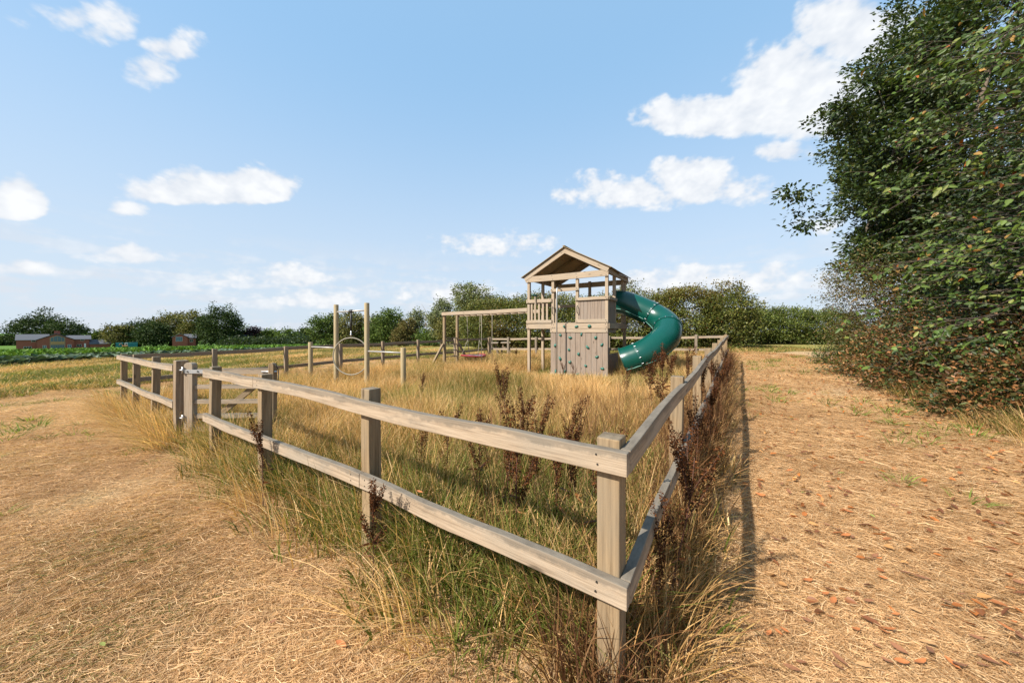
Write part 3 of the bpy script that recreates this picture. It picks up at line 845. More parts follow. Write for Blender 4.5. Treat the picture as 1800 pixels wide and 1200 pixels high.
# ------------------------------------------------------------------ monkey-bar swing frame beside the tower
def build_swings():
    A0 = TR + UT * 2.70; L = 3.62
    S = empty('monkey_bars', P3(A0 + UT * L), 'wooden monkey-bar swing frame with ladder end, joined to the play tower', 'swing frame')
    zt0, zt1 = 2.305, 2.27
    def q(t, s, z): 
        p = A0 + UT * t + VT * s
        return Vector((p.x, p.y, z))
    zb = lambda t: zt0 + (zt1 - zt0) * t / L
    for s in (0.05, 0.95):
        beam('beam', q(-0.06, s, zb(0) - 0.06), q(L + 0.05, s, zb(L) - 0.06), 0.06, 0.12, W_TOWER, S, seg=8, wob=0.01, seed=int(s * 10))
        p = q(L, s + (0.076 if s < 0.5 else -0.076), 0); g = gz(p.x, p.y)
        beam('post', Vector((p.x, p.y, g - 0.3)), Vector((p.x, p.y, 2.27)), 0.09, 0.09, W_POST, S, up=V3)
        o = VT * (-0.95 if s < 0.5 else 0.95)
        f = Vector((p.x + o.x, p.y + o.y, gz(p.x + o.x, p.y + o.y) - 0.12))
        sh = V3 * (-0.09 if s < 0.5 else 0.09)
        beam('brace', f, Vector((p.x, p.y, g + 0.98)) + sh * 0.75, 0.07, 0.07, W_POST, S, up=U3)
    for i in range(11):
        t = 0.22 + i * 0.31
        m3 = MB(); z = zb(t) - 0.085
        m3.tube([q(t, 0.08, z), q(t, 0.92, z)], 0.021, 10); m3.build('rung', W_TOWER, S, True)
    for i in range(5):
        z = gz(*(A0 + UT * L)) + 0.24 + i * 0.24
        beam('ladder_rung', q(L, 0.17, z), q(L, 0.83, z), 0.035, 0.035, W_OLD_SHADED, S)
    # saucer swing on the far beam
    def bt(px, s):
        A = A0 + VT * s
        return on_line(px, A, UT)
    t0, t1 = bt(821, 0.95), bt(844, 0.95)
    if t0 < t1: t0, t1 = t1, t0
    tc = (t0 + t1) / 2; zc = 0.60
    cpos = q(tc, 0.95, zc)
    N = empty('nest_swing', cpos, 'round red and blue saucer swing hanging near the ladder', 'swing')
    Rr = 0.47
    m3 = MB(); m3.tube([cpos + Vector((math.cos(a) * Rr, math.sin(a) * Rr, 0.02 * math.sin(a * 2))) for a in [2*math.pi*k/32 for k in range(32)]], 0.035, 10, closed=True)
    m3.build('rim', plain('red_rope', (0.20, 0.012, 0.018), 0.7), N, True)
    m3 = MB(); n = 32
    vs = [cpos + Vector((0, 0, -0.035))]
    for r_ in (0.25, 0.44): vs += [cpos + Vector((math.cos(2*math.pi*k/n) * r_, math.sin(2*math.pi*k/n) * r_, -0.03 if r_ < 0.3 else 0.0)) for k in range(n)]
    fs = [(0, 1 + k, 1 + (k + 1) % n) for k in range(n)] + [(1 + k, 1 + n + k, 1 + n + (k + 1) % n, 1 + (k + 1) % n) for k in range(n)]
    m3.add(vs, fs); mat_o = m3.build('seat_mat', plain('blue_mat', (0.22, 0.25, 0.42), 0.6), N, True)
    so = mat_o.modifiers.new('thick', 'SOLIDIFY'); so.thickness = 0.02
    for t, sg in ((t0, 1), (t1, -1)):
        k = q(t, 0.95, 1.22).lerp(cpos + ZUP * 0.62, 0.12)
        top = q(t, 0.95, zb(t) - 0.121)
        m3 = MB(); m3.tube([top, k], 0.012, 6)
        for an in (0.55, -0.55):
            d = U3 * (math.cos(an) * sg) + V3 * math.sin(an)
            m3.tube([k, cpos + d * Rr], 0.010, 6)
        m3.build('rope', ROPE, N, True)
    # small seat swing on the near beam
    t0, t1 = bt(846.5, 0.05), bt(865, 0.05)
    if t0 < t1: t0, t1 = t1, t0
    tc = (t0 + t1) / 2
    b = q(tc, 0.05, 0.33)
    N2 = empty('plank_swing', b, 'small dark plank swing seat hanging low over the grass', 'swing')
    beam('seat', q(t0 + 0.02, 0.05, 0.33), q(t1 - 0.02, 0.05, 0.33), 0.17, 0.035, RUBBER, N2, bevel=0.01)
    for t in (t0, t1):
        m3 = MB(); m3.tube([q(t, 0.05, zb(t) - 0.121), q(t, 0.05, 0.335)], 0.011, 6); m3.build('rope', ROPE, N2, True)
build_swings()

# ------------------------------------------------------------------ pull-up poles with a hanging hoop
def build_bars():
    A = V2(-2.44, 7.74)
    tt = [on_line(px, A, UT) for px in (709, 645, 591, 546)]
    tops = (1.17, 2.245, 2.255, 1.235)
    B = empty('pull_up_bars', P3(A + UT * tt[1]), 'row of four round timber poles joined by thin bars at two heights', 'exercise bars')
    ps = [A + UT * t for t in tt]
    for p, top in zip(ps, tops):
        g = gz(p.x, p.y); mb = MB()
        M4 = Matrix.Translation((p.x, p.y, 0)) @ Matrix.Rotation(R(-90), 4, 'Y')
        # local x runs up the pole
        rr_ = 0.060
        mb.tube([(g - 0.3, 0, 0), (g + 0.6, 0.002, 0), (top - 0.012, 0, 0.002), (top - 0.002, 0, 0.002), (top, 0, 0.002)], [rr_, rr_ * 0.99, rr_ * 0.985, rr_ * 0.93, rr_ * 0.6], 22)
        mb.build('pole', W_POLE, B, True, M4=M4).modifiers.new('edges', 'EDGE_SPLIT').split_angle = R(60)
    def bar(i, j, z0, z1):
        d = (ps[j] - ps[i]).normalized() * 0.055
        mb = MB(); mb.tube([(ps[i].x + d.x, ps[i].y + d.y, z0), (ps[j].x - d.x, ps[j].y - d.y, z1)], 0.019, 10); mb.build('bar', BAR, B, True)
    bar(0, 1, 1.05, 1.05); bar(2, 3, 1.10, 1.10)
    zb = 2.06
    bar(1, 2, zb, zb)
    m = (ps[1] + ps[2]) / 2
    H = empty('trapeze_hoop', (m.x, m.y, 0.9), 'pale metal hoop hanging by a black strap between the tall poles', 'hoop')
    Rr = 0.475; zc = 0.90
    d3 = Vector((1.0, -0.06, 0)).normalized()
    mb = MB(); mb.tube([Vector((m.x, m.y, zc)) + d3 * math.cos(a) * Rr + ZUP * math.sin(a) * Rr for a in [2*math.pi*k/64 for k in range(64)]], 0.0140, 10, closed=True)
    mb.build('ring', plain('taped_ring', (0.24, 0.215, 0.165), 0.6), H, True)
    mb = MB(); mb.tube([(m.x, m.y, zb - 0.02), (m.x, m.y, zc + Rr + 0.19)], 0.022, 8); mb.build('strap', RUBBER, H, True)
    mb = MB(); mb.tube([(m.x, m.y, zc + Rr + 0.19), (m.x, m.y, zc + Rr + 0.005)], 0.012, 8); mb.tube([(m.x - 0.02, m.y, zc + Rr + 0.08), (m.x + 0.02, m.y, zc + Rr + 0.08)], 0.02, 8); mb.build('swivel', STEEL, H, True)
    e = (ps[2] - ps[1]).normalized(); e = Vector((e.x, e.y, 0))
    mb = MB(); c = Vector((m.x, m.y, zb)); mb.tube([c - e * 0.07, c - e * 0.03, c + e * 0.03, c + e * 0.07], [0.03, 0.045, 0.045, 0.03], 10); mb.build('strap_loop', RUBBER, H, True)
build_bars()

# ------------------------------------------------------------------ two little trestle tables beyond the far fence
def trestle(px, Y, label):
    X = (px - 900) / 600 * Y; g = gz(X, Y)
    T = empty('trestle_table', (X, Y, g), label, 'table', 'little tables beyond the far fence')
    w = 0.56
    for i in range(4):
        yy = Y - 0.5 + i * 0.33
        beam('top_board', (X - w/2, yy, g + 0.72), (X + w/2, yy, g + 0.72), 0.31, 0.045, W_TOWER, T)
    for yy in (Y - 0.42, Y + 0.4):
        beam('cross_rail', (X - 0.30, yy - 0.03, g + 0.40), (X + 0.30, yy - 0.03, g + 0.40), 0.04, 0.09, W_RAIL, T)
        beam('leg', (X - 0.30, yy, g - 0.05), (X - 0.12, yy, g + 0.695), 0.04, 0.09, W_OLD_SHADED, T, up=(0, 1, 0), roll=R(90))
        beam('leg', (X + 0.30, yy, g - 0.05), (X + 0.12, yy, g + 0.695), 0.04, 0.09, W_OLD_SHADED, T, up=(0, 1, 0), roll=R(90))
trestle(867.5, 20.2, 'little wooden table seen behind the far fence, the one nearer the swings')
trestle(889, 20.4, 'little wooden table seen behind the far fence, the one nearer the tower')

# ------------------------------------------------------------------ grass: clumps scattered as instances
def fbm(x, y, scale, seed, octv=3):
    """smooth value noise in numpy, about 0..1"""
    x = np.asarray(x) * scale; y = np.asarray(y) * scale
    out = np.zeros_like(x, dtype=float); amp = 1.0; tot = 0.0
    for o in range(octv):
        g = np.random.default_rng(seed + o).random((64, 64))
        xi = np.floor(x).astype(int); yi = np.floor(y).astype(int)
        fx = x - xi; fy = y - yi
        fx = fx * fx * (3 - 2 * fx); fy = fy * fy * (3 - 2 * fy)
        a = g[xi % 64, yi % 64]; b = g[(xi + 1) % 64, yi % 64]; c = g[xi % 64, (yi + 1) % 64]; d = g[(xi + 1) % 64, (yi + 1) % 64]
        out += amp * ((a * (1 - fx) + b * fx) * (1 - fy) + (c * (1 - fx) + d * fx) * fy)
        tot += amp; amp *= 0.5; x = x * 2.03 + 7.1; y = y * 2.03 + 3.7
    return out / tot

STRAW = np.array([(0.655, 0.480, 0.238), (0.550, 0.380, 0.176), (0.737, 0.573, 0.329), (0.456, 0.304, 0.136), (0.620, 0.409, 0.182), (0.386, 0.257, 0.113)])
def strips(base, d0, lean, h, w, wdir, levels=4, curl=1.6, droop=0.35):
    """n tapering blades as strips; base (n,3), d0 horizontal lean direction (n,2)"""
    n = len(base)
    s = np.linspace(0, 1, levels)
    P = np.zeros((n, levels, 3))
    hor = lean[:, None] * (s[None, :] ** curl) * h[:, None]
    P[:, :, 0] = base[:, 0, None] + d0[:, 0, None] * hor
    P[:, :, 1] = base[:, 1, None] + d0[:, 1, None] * hor
    P[:, :, 2] = base[:, 2, None] + h[:, None] * (s[None, :] - droop * np.minimum(lean, 1.2)[:, None] * s[None, :] ** 2)
    wd = np.stack([np.cos(wdir), np.sin(wdir), np.zeros(n)], -1)
    wid = w[:, None] * np.array([0.8, 1.0, 0.75, 0.12] if levels == 4 else np.linspace(1, 0.15, levels))[None, :] * 0.5
    L = P - wd[:, None, :] * wid[:, :, None]; Rr = P + wd[:, None, :] * wid[:, :, None]
    v = np.stack([L, Rr], 2).reshape(n, levels * 2, 3)
    f = []
    for k in range(levels - 1):
        f.append([2 * k, 2 * k + 1, 2 * k + 3, 2 * k + 2])
    f = np.array(f)[None] + (np.arange(n) * levels * 2)[:, None, None]
    return v.reshape(-1, 3), f.reshape(-1, 4), P

def col_rows(n, per, pal, g, vary=0.18, alpha=None):
    c = pal[g.integers(0, len(pal), n)] * (1 + vary * g.standard_normal((n, 1)))
    c = np.clip(c, 0.01, 0.95)
    a = g.random((n, 1)) if alpha is None else np.full((n, 1), alpha)
    return np.repeat(np.concatenate([c, a], 1), per, axis=0)

def proto_tall(seed, n=70, rad=0.17, hmin=0.30, hmax=0.72, wind=(0.55, -0.2), seeds=True, lean=0.55, wmin=0.003, wmax=0.0065):
    g = np.random.default_rng(seed)
    r = rad * np.sqrt(g.random(n)); a = g.random(n) * 2 * np.pi
    base = np.stack([r * np.cos(a), r * np.sin(a), np.full(n, -0.02)], -1)
    d = np.stack([np.cos(a), np.sin(a)], -1) * 0.6 + g.standard_normal((n, 2)) * 0.6 + np.array(wind)
    d /= np.linalg.norm(d, axis=1, keepdims=True) + 1e-6
    h = hmin + (hmax - hmin) * g.random(n) ** 1.3
    ln = np.abs(g.standard_normal(n)) * lean * 0.7 + 0.12
    w = wmin + (wmax - wmin) * g.random(n)
    v, f, P = strips(base, d, ln, h, w, g.random(n) * np.pi, 4)
    c = col_rows(n, 8, STRAW, g)
    V = [v]; F = [f]; Cc = [c]; o = len(v)
    if seeds:
        m = n // 5
        for k in range(m):
            tip = P[k, 3]; dr = P[k, 3] - P[k, 2]; dr = dr / (np.linalg.norm(dr) + 1e-6)
            q = []
            cc = np.array([0.44, 0.29, 0.15]) * g.uniform(0.75, 1.15)
            for j in range(5):
                p0 = tip - dr * (0.022 * j)
                sd_ = g.standard_normal(3) * np.array([0.008, 0.008, 0.005])
                wv = g.standard_normal(3); wv = wv / np.linalg.norm(wv) * 0.0022
                q += [p0, p0 + sd_ * 0.6 + wv + dr * 0.012, p0 + sd_ * 1.2 + dr * 0.024, p0 + sd_ * 0.6 - wv + dr * 0.012]
            V.append(np.array(q)); F.append(np.arange(20).reshape(5, 4) + o); o += 20
            Cc.append(np.tile(np.array([[*cc, 0.99]]), (20, 1)))
    return np_mesh('grass_clump', np.concatenate(V), np.concatenate(F), BLADE, np.concatenate(Cc))

def proto_hay(seed, n=430, rad=0.34, lmin=0.025, lmax=0.12, zmax=0.020):
    """cut straw lying about, mostly combed one way"""
    g = np.random.default_rng(seed)
    r = rad * np.sqrt(g.random(n)); a = g.random(n) * 2 * np.pi
    an = g.normal(0.0, 0.95, n); L = lmin + (lmax - lmin) * g.random(n) ** 1.6
    d = np.stack([np.cos(an), np.sin(an)], -1); side = np.stack([-d[:, 1], d[:, 0]], -1)
    z0 = g.random(n) * zmax; tilt = g.normal(0, 0.10, n); bow = g.normal(0, 0.10, n)
    w = 0.0014 + 0.0017 * g.random(n)
    s = np.linspace(-0.5, 0.5, 3)
    P = np.zeros((n, 3, 3))
    for k in range(3):
        b = bow * L * (1 - (2 * s[k]) ** 2)
        P[:, k, 0] = r * np.cos(a) + d[:, 0] * L * s[k] + side[:, 0] * b
        P[:, k, 1] = r * np.sin(a) + d[:, 1] * L * s[k] + side[:, 1] * b
        P[:, k, 2] = z0 + 0.004 + np.maximum(tilt * L * s[k], -z0) + 0.25 * np.abs(b)
    roll = g.normal(0, 0.6, n)
    wd = np.stack([side[:, 0] * np.cos(roll), side[:, 1] * np.cos(roll), np.sin(roll)], -1)
    wid = w[:, None] * np.array([0.7, 1.0, 0.4])[None] * 0.5
    v = np.stack([P - wd[:, None] * wid[:, :, None], P + wd[:, None] * wid[:, :, None]], 2).reshape(-1, 3)
    f = np.array([[0, 1, 3, 2], [2, 3, 5, 4]])[None] + (np.arange(n) * 6)[:, None, None]
    pal = np.array([(0.570, 0.409, 0.241), (0.502, 0.340, 0.186), (0.616, 0.472, 0.301), (0.433, 0.283, 0.150), (0.331, 0.207, 0.108), (0.524, 0.357, 0.198)])
    return np_mesh('hay_clump', v, f.reshape(-1, 4), BLADE, col_rows(n, 6, pal, g))

def proto_green(seed, n=26, rad=0.07, hmin=0.04, hmax=0.13):
    g = np.random.default_rng(seed)
    r = rad * np.sqrt(g.random(n)); a = g.random(n) * 2 * np.pi
    base = np.stack([r * np.cos(a), r * np.sin(a), np.full(n, 0.0)], -1)
    d = np.stack([np.cos(a), np.sin(a)], -1)
    h = hmin + (hmax - hmin) * g.random(n)
    v, f, P = strips(base, d, 0.5 + g.random(n) * 0.9, h, 0.004 + 0.005 * g.random(n), g.random(n) * np.pi, 4)
    pal = np.array([(0.14, 0.20, 0.035), (0.19, 0.23, 0.045), (0.10, 0.15, 0.025)])
    return np_mesh('weed_clump', v, f, BLADE, col_rows(n, 8, pal, g, alpha=2.0))

def scatter(name, protos, pts, yaw, scl, green, tint, label, tilt=None):
    n = len(pts)
    me = bpy.data.meshes.new(name)
    me.vertices.add(n); me.vertices.foreach_set('co', np.asarray(pts, dtype=np.float32).ravel())
    g = np.random.default_rng(n)
    def attr(nm, typ, key, data):
        a = me.attributes.new(nm, typ, 'POINT'); a.data.foreach_set(key, np.asarray(data).ravel())
    rot = np.zeros((n, 3), dtype=np.float32)
    if tilt is not None: rot[:, :2] = tilt
    rot[:, 2] = yaw
    attr('rot', 'FLOAT_VECTOR', 'vector', rot)
    attr('scl', 'FLOAT_VECTOR', 'vector', np.asarray(scl, dtype=np.float32))
    attr('green', 'FLOAT', 'value', np.asarray(green, dtype=np.float32))
    attr('tint', 'FLOAT', 'value', np.asarray(tint, dtype=np.float32))
    attr('pid', 'INT', 'value', g.integers(0, len(protos), n).astype(np.int32))
    o = link(name, me)
    me.materials.append(BLADE)
    ng = bpy.data.node_groups.new(name, 'GeometryNodeTree')
    ng.interface.new_socket('Geometry', in_out='INPUT', socket_type='NodeSocketGeometry')
    ng.interface.new_socket('Geometry', in_out='OUTPUT', socket_type='NodeSocketGeometry')
    N, Lk = ng.nodes, ng.links
    gi = N.new('NodeGroupInput'); go = N.new('NodeGroupOutput')
    iop = N.new('GeometryNodeInstanceOnPoints'); iop.inputs['Pick Instance'].default_value = True
    jn = N.new('GeometryNodeJoinGeometry')
    for pm in protos:
        po = bpy.data.objects.new('clump_source', pm)       # never linked to the scene: only its mesh is used
        oi = N.new('GeometryNodeObjectInfo'); oi.inputs['Object'].default_value = po
        oi.inputs['As Instance'].default_value = False
        gt = N.new('GeometryNodeGeometryToInstance')
        Lk.new(oi.outputs['Geometry'], gt.inputs[0]); Lk.new(gt.outputs[0], jn.inputs[0])
    Lk.new(gi.outputs[0], iop.inputs['Points']); Lk.new(jn.outputs[0], iop.inputs['Instance'])
    def na(nm, typ):
        a = N.new('GeometryNodeInputNamedAttribute'); a.data_type = typ; a.inputs[0].default_value = nm
        return a.outputs[0]
    Lk.new(na('pid', 'INT'), iop.inputs['Instance Index'])
    er = N.new('FunctionNodeEulerToRotation'); Lk.new(na('rot', 'FLOAT_VECTOR'), er.inputs[0]); Lk.new(er.outputs[0], iop.inputs['Rotation'])
    Lk.new(na('scl', 'FLOAT_VECTOR'), iop.inputs['Scale'])
    Lk.new(iop.outputs[0], go.inputs[0])
    md = o.modifiers.new('scatter', 'NODES'); md.node_group = ng
    tag(o, label, None, None, 'stuff')
    return o

def poly_dist(x, y, quad):
    """signed distance to a convex polygon given counter-clockwise: negative inside"""
    d = np.full(np.shape(x), -1e9)
    k = len(quad)
    for i in range(k):
        a, b = quad[i], quad[(i + 1) % k]
        e = (b - a).normalized()
        d = np.maximum(d, (np.asarray(x) - a.x) * e.y - (np.asarray(y) - a.y) * e.x)
    return d

def build_grass():
    g = np.random.default_rng(21)
    tall = [proto_tall(100 + i, 74, 0.17, 0.28, 0.70) for i in range(5)] + [proto_tall(120 + i, 60, 0.19, 0.22, 0.5, seeds=False, lean=0.9) for i in range(3)]
    def cand(n, x0, x1, y0, y1): return g.uniform(x0, x1, n), g.uniform(y0, y1, n)
    # paddock sward, thicker close to the camera
    X, Y = cand(26000, -10.5, 9.5, 0.6, 18.5)
    d = poly_dist(X, Y, QUAD)
    edge = np.where((X - C.x) * RIN.x + (Y - C.y) * RIN.y < 0.1, 0.03, -0.08) + 0.30 * (fbm(X, Y, 1.3, 5) - 0.5)
    near = np.exp(-((X ** 2 + Y ** 2) / 55.0))
    keep = (d < edge) & (g.random(len(X)) < 0.50 + 0.5 * near)
    # trodden gateway
    gx, gy = C.x + UF.x * (gate_t - 0.6), C.y + UF.y * (gate_t - 0.6)
    # under the slide mouth and the tower the ground is bare
    tt = (X - TR.x) * UT.x + (Y - TR.y) * UT.y; ss = (X - TR.x) * VT.x + (Y - TR.y) * VT.y
    keep &= ~((tt > -0.10) & (tt < 2.7) & (ss > -0.05) & (ss < 2.2))
    # clear of the camera itself
    keep &= (X ** 2 + Y ** 2) > 0.9 ** 2
    X, Y, d = X[keep], Y[keep], d[keep]
    lump = fbm(X, Y, 0.9, 31); fine = fbm(X, Y, 2.6, 41)
    tt = (X - TR.x) * UT.x + (Y - TR.y) * UT.y; ss = (X - TR.x) * VT.x + (Y - TR.y) * VT.y
    low = np.exp(-np.maximum(0, np.abs(tt - 1.0) - 1.2) ** 2 / 0.6 - np.maximum(0, -ss) ** 2 / 3.0) * (ss < 0.3)
    h = (0.50 + 0.62 * lump) * (1 - 0.68 * low) * (0.80 + 0.4 * g.random(len(X)))
    h *= np.where(d > 0.0, 0.80, 1.0)
    depth = np.hypot(X, Y)
    gr = np.clip((fbm(X, Y, 0.75, 61) - 0.46) * 2.8, 0, 0.65) + 0.08 + 0.58 * np.exp(-((depth - 2.5) / 2.2) ** 2)
    gr = np.clip(gr + 0.25 * (fine - 0.5), 0.04, 0.85) * np.where(depth > 10, 0.7, 1.0)
    side = (X - C.x) * RIN.x + (Y - C.y) * RIN.y           # brown and dry along the path fence
    gr = gr * np.clip((side + 0.05) / 0.55, 0.25, 1)
    ti = np.clip(0.54 + 0.9 * (fbm(X, Y, 0.6, 71) - 0.5) + 0.25 * g.standard_normal(len(X)), 0, 1)
    ti = ti * np.clip((side + 0.15) / 0.5, 0.25, 1)
    pts = np.stack([X, Y, ground_z(X, Y)], -1)
    wide = 0.9 + 0.35 * g.random(len(X))
    scatter('tall_grass', tall, pts, g.random(len(X)) * 6.28, np.stack([wide, wide, h], -1), gr, ti, 'tall dry grass growing inside the paddock fence')
    # short green bottom grass among the straw
    shortp = [proto_tall(300 + i, 60, 0.16, 0.08, 0.26, seeds=False, lean=0.9, wmin=0.004, wmax=0.010) for i in range(3)]
    X, Y = cand(9000, -10.5, 9.5, 0.6, 17.5)
    d = poly_dist(X, Y, QUAD); k = (d < 0.15) & (g.random(len(X)) < 0.45 + 0.55 * np.exp(-((X ** 2 + Y ** 2) / 60.0))) & ((X ** 2 + Y ** 2) > 0.8)
    X, Y = X[k], Y[k]
    pts = np.stack([X, Y, ground_z(X, Y)], -1)
    sc = 0.8 + 0.7 * g.random(len(X))
    scatter('green_undergrowth', shortp, pts, g.random(len(X)) * 6.28, np.stack([sc, sc, sc], -1), np.clip(0.35 + 0.9 * fbm(X, Y, 0.8, 61), 0, 0.95) * np.clip(((X - C.x) * RIN.x + (Y - C.y) * RIN.y + 0.05) / 0.5, 0.3, 1), g.random(len(X)) * 0.8, 'short green grass at the foot of the straw inside the paddock')
    # leaning straw along the outside of the front fence and by the gate
    k = 105
    t = np.concatenate([g.uniform(5.6, 10.6, 95), g.uniform(0.5, 5.6, 10)]); o = g.uniform(0.0, 0.2, k)
    X = C.x + UF.x * t - VF.x * o; Y = C.y + UF.y * t - VF.y * o
    pts = np.stack([X, Y, ground_z(X, Y)], -1)
    lean = [proto_tall(140 + i, 60, 0.14, 0.25, 0.62, wind=(-1.9, -1.2), lean=1.1) for i in range(3)]
    sc = 0.8 + 0.4 * g.random(k)
    scatter('leaning_straw', lean, pts, g.normal(0, 0.5, k), np.stack([sc, sc, sc * 0.85], -1), 0.05 + 0.35 * g.random(k) * (fbm(X, Y, 0.8, 9) > 0.5), 0.4 + 0.6 * g.random(k), 'straw blown over along the outside of the front fence')
    # dead brown stems standing thick along the path-side fence, and here and there inside
    BR = np.array([(0.16, 0.085, 0.04), (0.22, 0.125, 0.06), (0.11, 0.055, 0.03), (0.27, 0.17, 0.09), (0.085, 0.042, 0.025)])
    def proto_dead(seed):
        gg = np.random.default_rng(seed); n = 30
        r = 0.15 * np.sqrt(gg.random(n)); a = gg.random(n) * 6.283
        base = np.stack([r * np.cos(a), r * np.sin(a), np.full(n, -0.02)], -1)
        dd = gg.standard_normal((n, 2)); dd /= np.linalg.norm(dd, axis=1, keepdims=True)
        v, f, P = strips(base, dd, np.abs(gg.standard_normal(n)) * 0.32 + 0.04, 0.35 + 0.5 * gg.random(n), 0.004 + 0.005 * gg.random(n), gg.random(n) * 3.14, 4, 1.3, 0.15)
        return np_mesh('dead_stem_clump', v, f, BLADE, col_rows(n, 8, BR, gg, alpha=2.0))
    dead = [proto_dead(600 + i) for i in range(4)]
    k = 330
    t = RL * g.random(k) ** 1.15; o = g.normal(-0.06, 0.11, k).clip(-0.35, 0.09)
    X = np.concatenate([C.x + RD.x * t - RIN.x * o, C.x + 0.1 + RD.x * g.uniform(0.3, 4.5, 90) + UF.x * g.uniform(0.1, 2.2, 90)])
    tt_ = g.uniform(0.3, 4.5, 90); ff_ = g.uniform(0.1, 2.2, 90)
    X[k:] = C.x + RD.x * tt_ + UF.x * ff_
    Y = np.concatenate([C.y + RD.y * t - RIN.y * o, C.y + RD.y * tt_ + UF.y * ff_])
    m_ = np.hypot(X, Y) > 1.35; X, Y = X[m_], Y[m_]
    sc = 0.7 + 0.5 * g.random(len(X))
    scatter('dead_stems', dead, np.stack([X, Y, ground_z(X, Y)], -1), g.random(len(X)) * 6.28, np.stack([sc * 0.85, sc * 0.85, sc * (0.62 + 0.5 * g.random(len(X))) * np.clip(np.hypot(X, Y) / 3.2, 0.62, 1)], -1), np.zeros(len(X)), g.random(len(X)), 'dead brown stems standing thick along the path side fence')
    # rough grass at the foot of the shrubs on the far side of the path
    k = 420
    t = g.random(k); o = g.normal(0.1, 0.28, k)
    X = 6.3 + 5.6 * t + o * 0.82; Y = 3.7 + 8.2 * t - o * 0.57
    sc = 0.6 + 0.5 * g.random(k)
    scatter('verge_grass', tall, np.stack([X, Y, ground_z(X, Y)], -1), g.random(k) * 6.28, np.stack([sc * 1.2, sc * 1.2, sc * 0.75], -1), 0.15 + 0.6 * g.random(k), g.random(k) * 0.8, 'rough grass at the foot of the shrubs beside the path')
    # hay left lying where the field and path were mown
    hay = [proto_hay(400 + i) for i in range(6)]
    X, Y = cand(60000, -24, 13, 0.9, 22)
    dist = np.hypot(X, Y)
    d = poly_dist(X, Y, QUAD)
    view = np.abs(X) < 1.75 * Y + 1.0
    pr = np.where(dist < 4.5, 0.75, np.where(dist < 9, 0.34, 0.14))
    k = (d > 0.06) & view & (g.random(len(X)) < pr) & (X > -17 + 0.0 * Y)
    X, Y, dist = X[k], Y[k], dist[k]
    pts = np.stack([X, Y, ground_z(X, Y)], -1)
    pts[:, 2] += 0.008
    comb = np.where(X > 0.2 + 0.6 * Y, math.atan2(-0.30, 1.0), math.atan2(0.55, 1.0)) + 0.5 * g.standard_normal(len(X)) + (fbm(X, Y, 0.5, 88) - 0.5) * 2.0
    sc = np.where(dist < 5, 1.0, 1.25) * (0.85 + 0.4 * g.random(len(X)))
    ti = np.clip(0.64 + 0.9 * (fbm(X, Y, 0.9, 77) - 0.5) + 1.0 * (fbm(X, Y, 3.2, 177) - 0.5) + 0.32 * g.standard_normal(len(X)), 0, 1)
    gr = np.clip((fbm(X, Y, 0.9, 99) - 0.62) * 1.6, 0, 0.3)
    scatter('cut_hay', hay, pts, comb, np.stack([sc, sc, 0.85 + 1.5 * np.clip(fbm(X, Y, 2.4, 12) - 0.35, 0, 1)], -1), gr, ti, 'loose cut straw lying on the mown field and path')
    # little green tufts pushing through the hay
    wd = [proto_green(500 + i) for i in range(4)]
    X, Y = cand(7000, -16, 13, 1.2, 17)
    d = poly_dist(X, Y, QUAD); k = (d > 0.25) & (fbm(X, Y, 0.9, 17) + 0.12 * g.standard_normal(len(X)) > 0.60)
    X, Y = X[k], Y[k]
    pts = np.stack([X, Y, ground_z(X, Y)], -1)
    sc = (0.6 + 1.3 * g.random(len(X)) ** 2) * np.clip(np.hypot(X, Y) / 5.5, 0.3, 1)
    scatter('green_tufts', wd, pts, g.random(len(X)) * 6.28, np.stack([sc, sc, sc], -1), np.ones(len(X)), 0.3 + 0.7 * g.random(len(X)), 'small green tufts coming up through the cut straw')
    # uneven greener sward between the mown field and the crops, and behind the far fence
    X, Y = cand(15000, -24, -9, 5.5, 48)
    k = (X < -12.5 + 0.12 * Y + 5 * (fbm(X, Y, 0.35, 5) - 0.5)) & (poly_dist(X, Y, QUAD) > 0.4); X, Y = X[k], Y[k]
    X2, Y2 = cand(5200, -9, 17, 16.5, 28)
    k = (poly_dist(X2, Y2, QUAD) > 0.4) & (Y2 > 16.5 + 2.5 * fbm(X2, Y2, 0.4, 8)); X = np.concatenate([X, X2[k]]); Y = np.concatenate([Y, Y2[k]])
    sc = 0.8 + 0.8 * g.random(len(X))
    gr = np.clip(0.36 + 2.2 * (fbm(X * 1.0, Y * 0.22, 0.9, 15) - 0.35), 0, 0.95)
    scatter('field_grass', shortp, np.stack([X, Y, ground_z(X, Y)], -1), g.random(len(X)) * 6.28, np.stack([sc * 1.5, sc * 1.5, sc * (0.35 + 0.5 * g.random(len(X)))], -1), gr, np.clip(0.5 + 1.2 * (fbm(X, Y * 0.3, 1.2, 25) - 0.5) + 0.2 * g.standard_normal(len(X)), 0, 1), 'patchy green and straw grass beyond the mown hay')
build_grass()

# ------------------------------------------------------------------ trees, hedges, shrubs
def unit(v): return v / (np.linalg.norm(v, axis=-1, keepdims=True) + 1e-9)

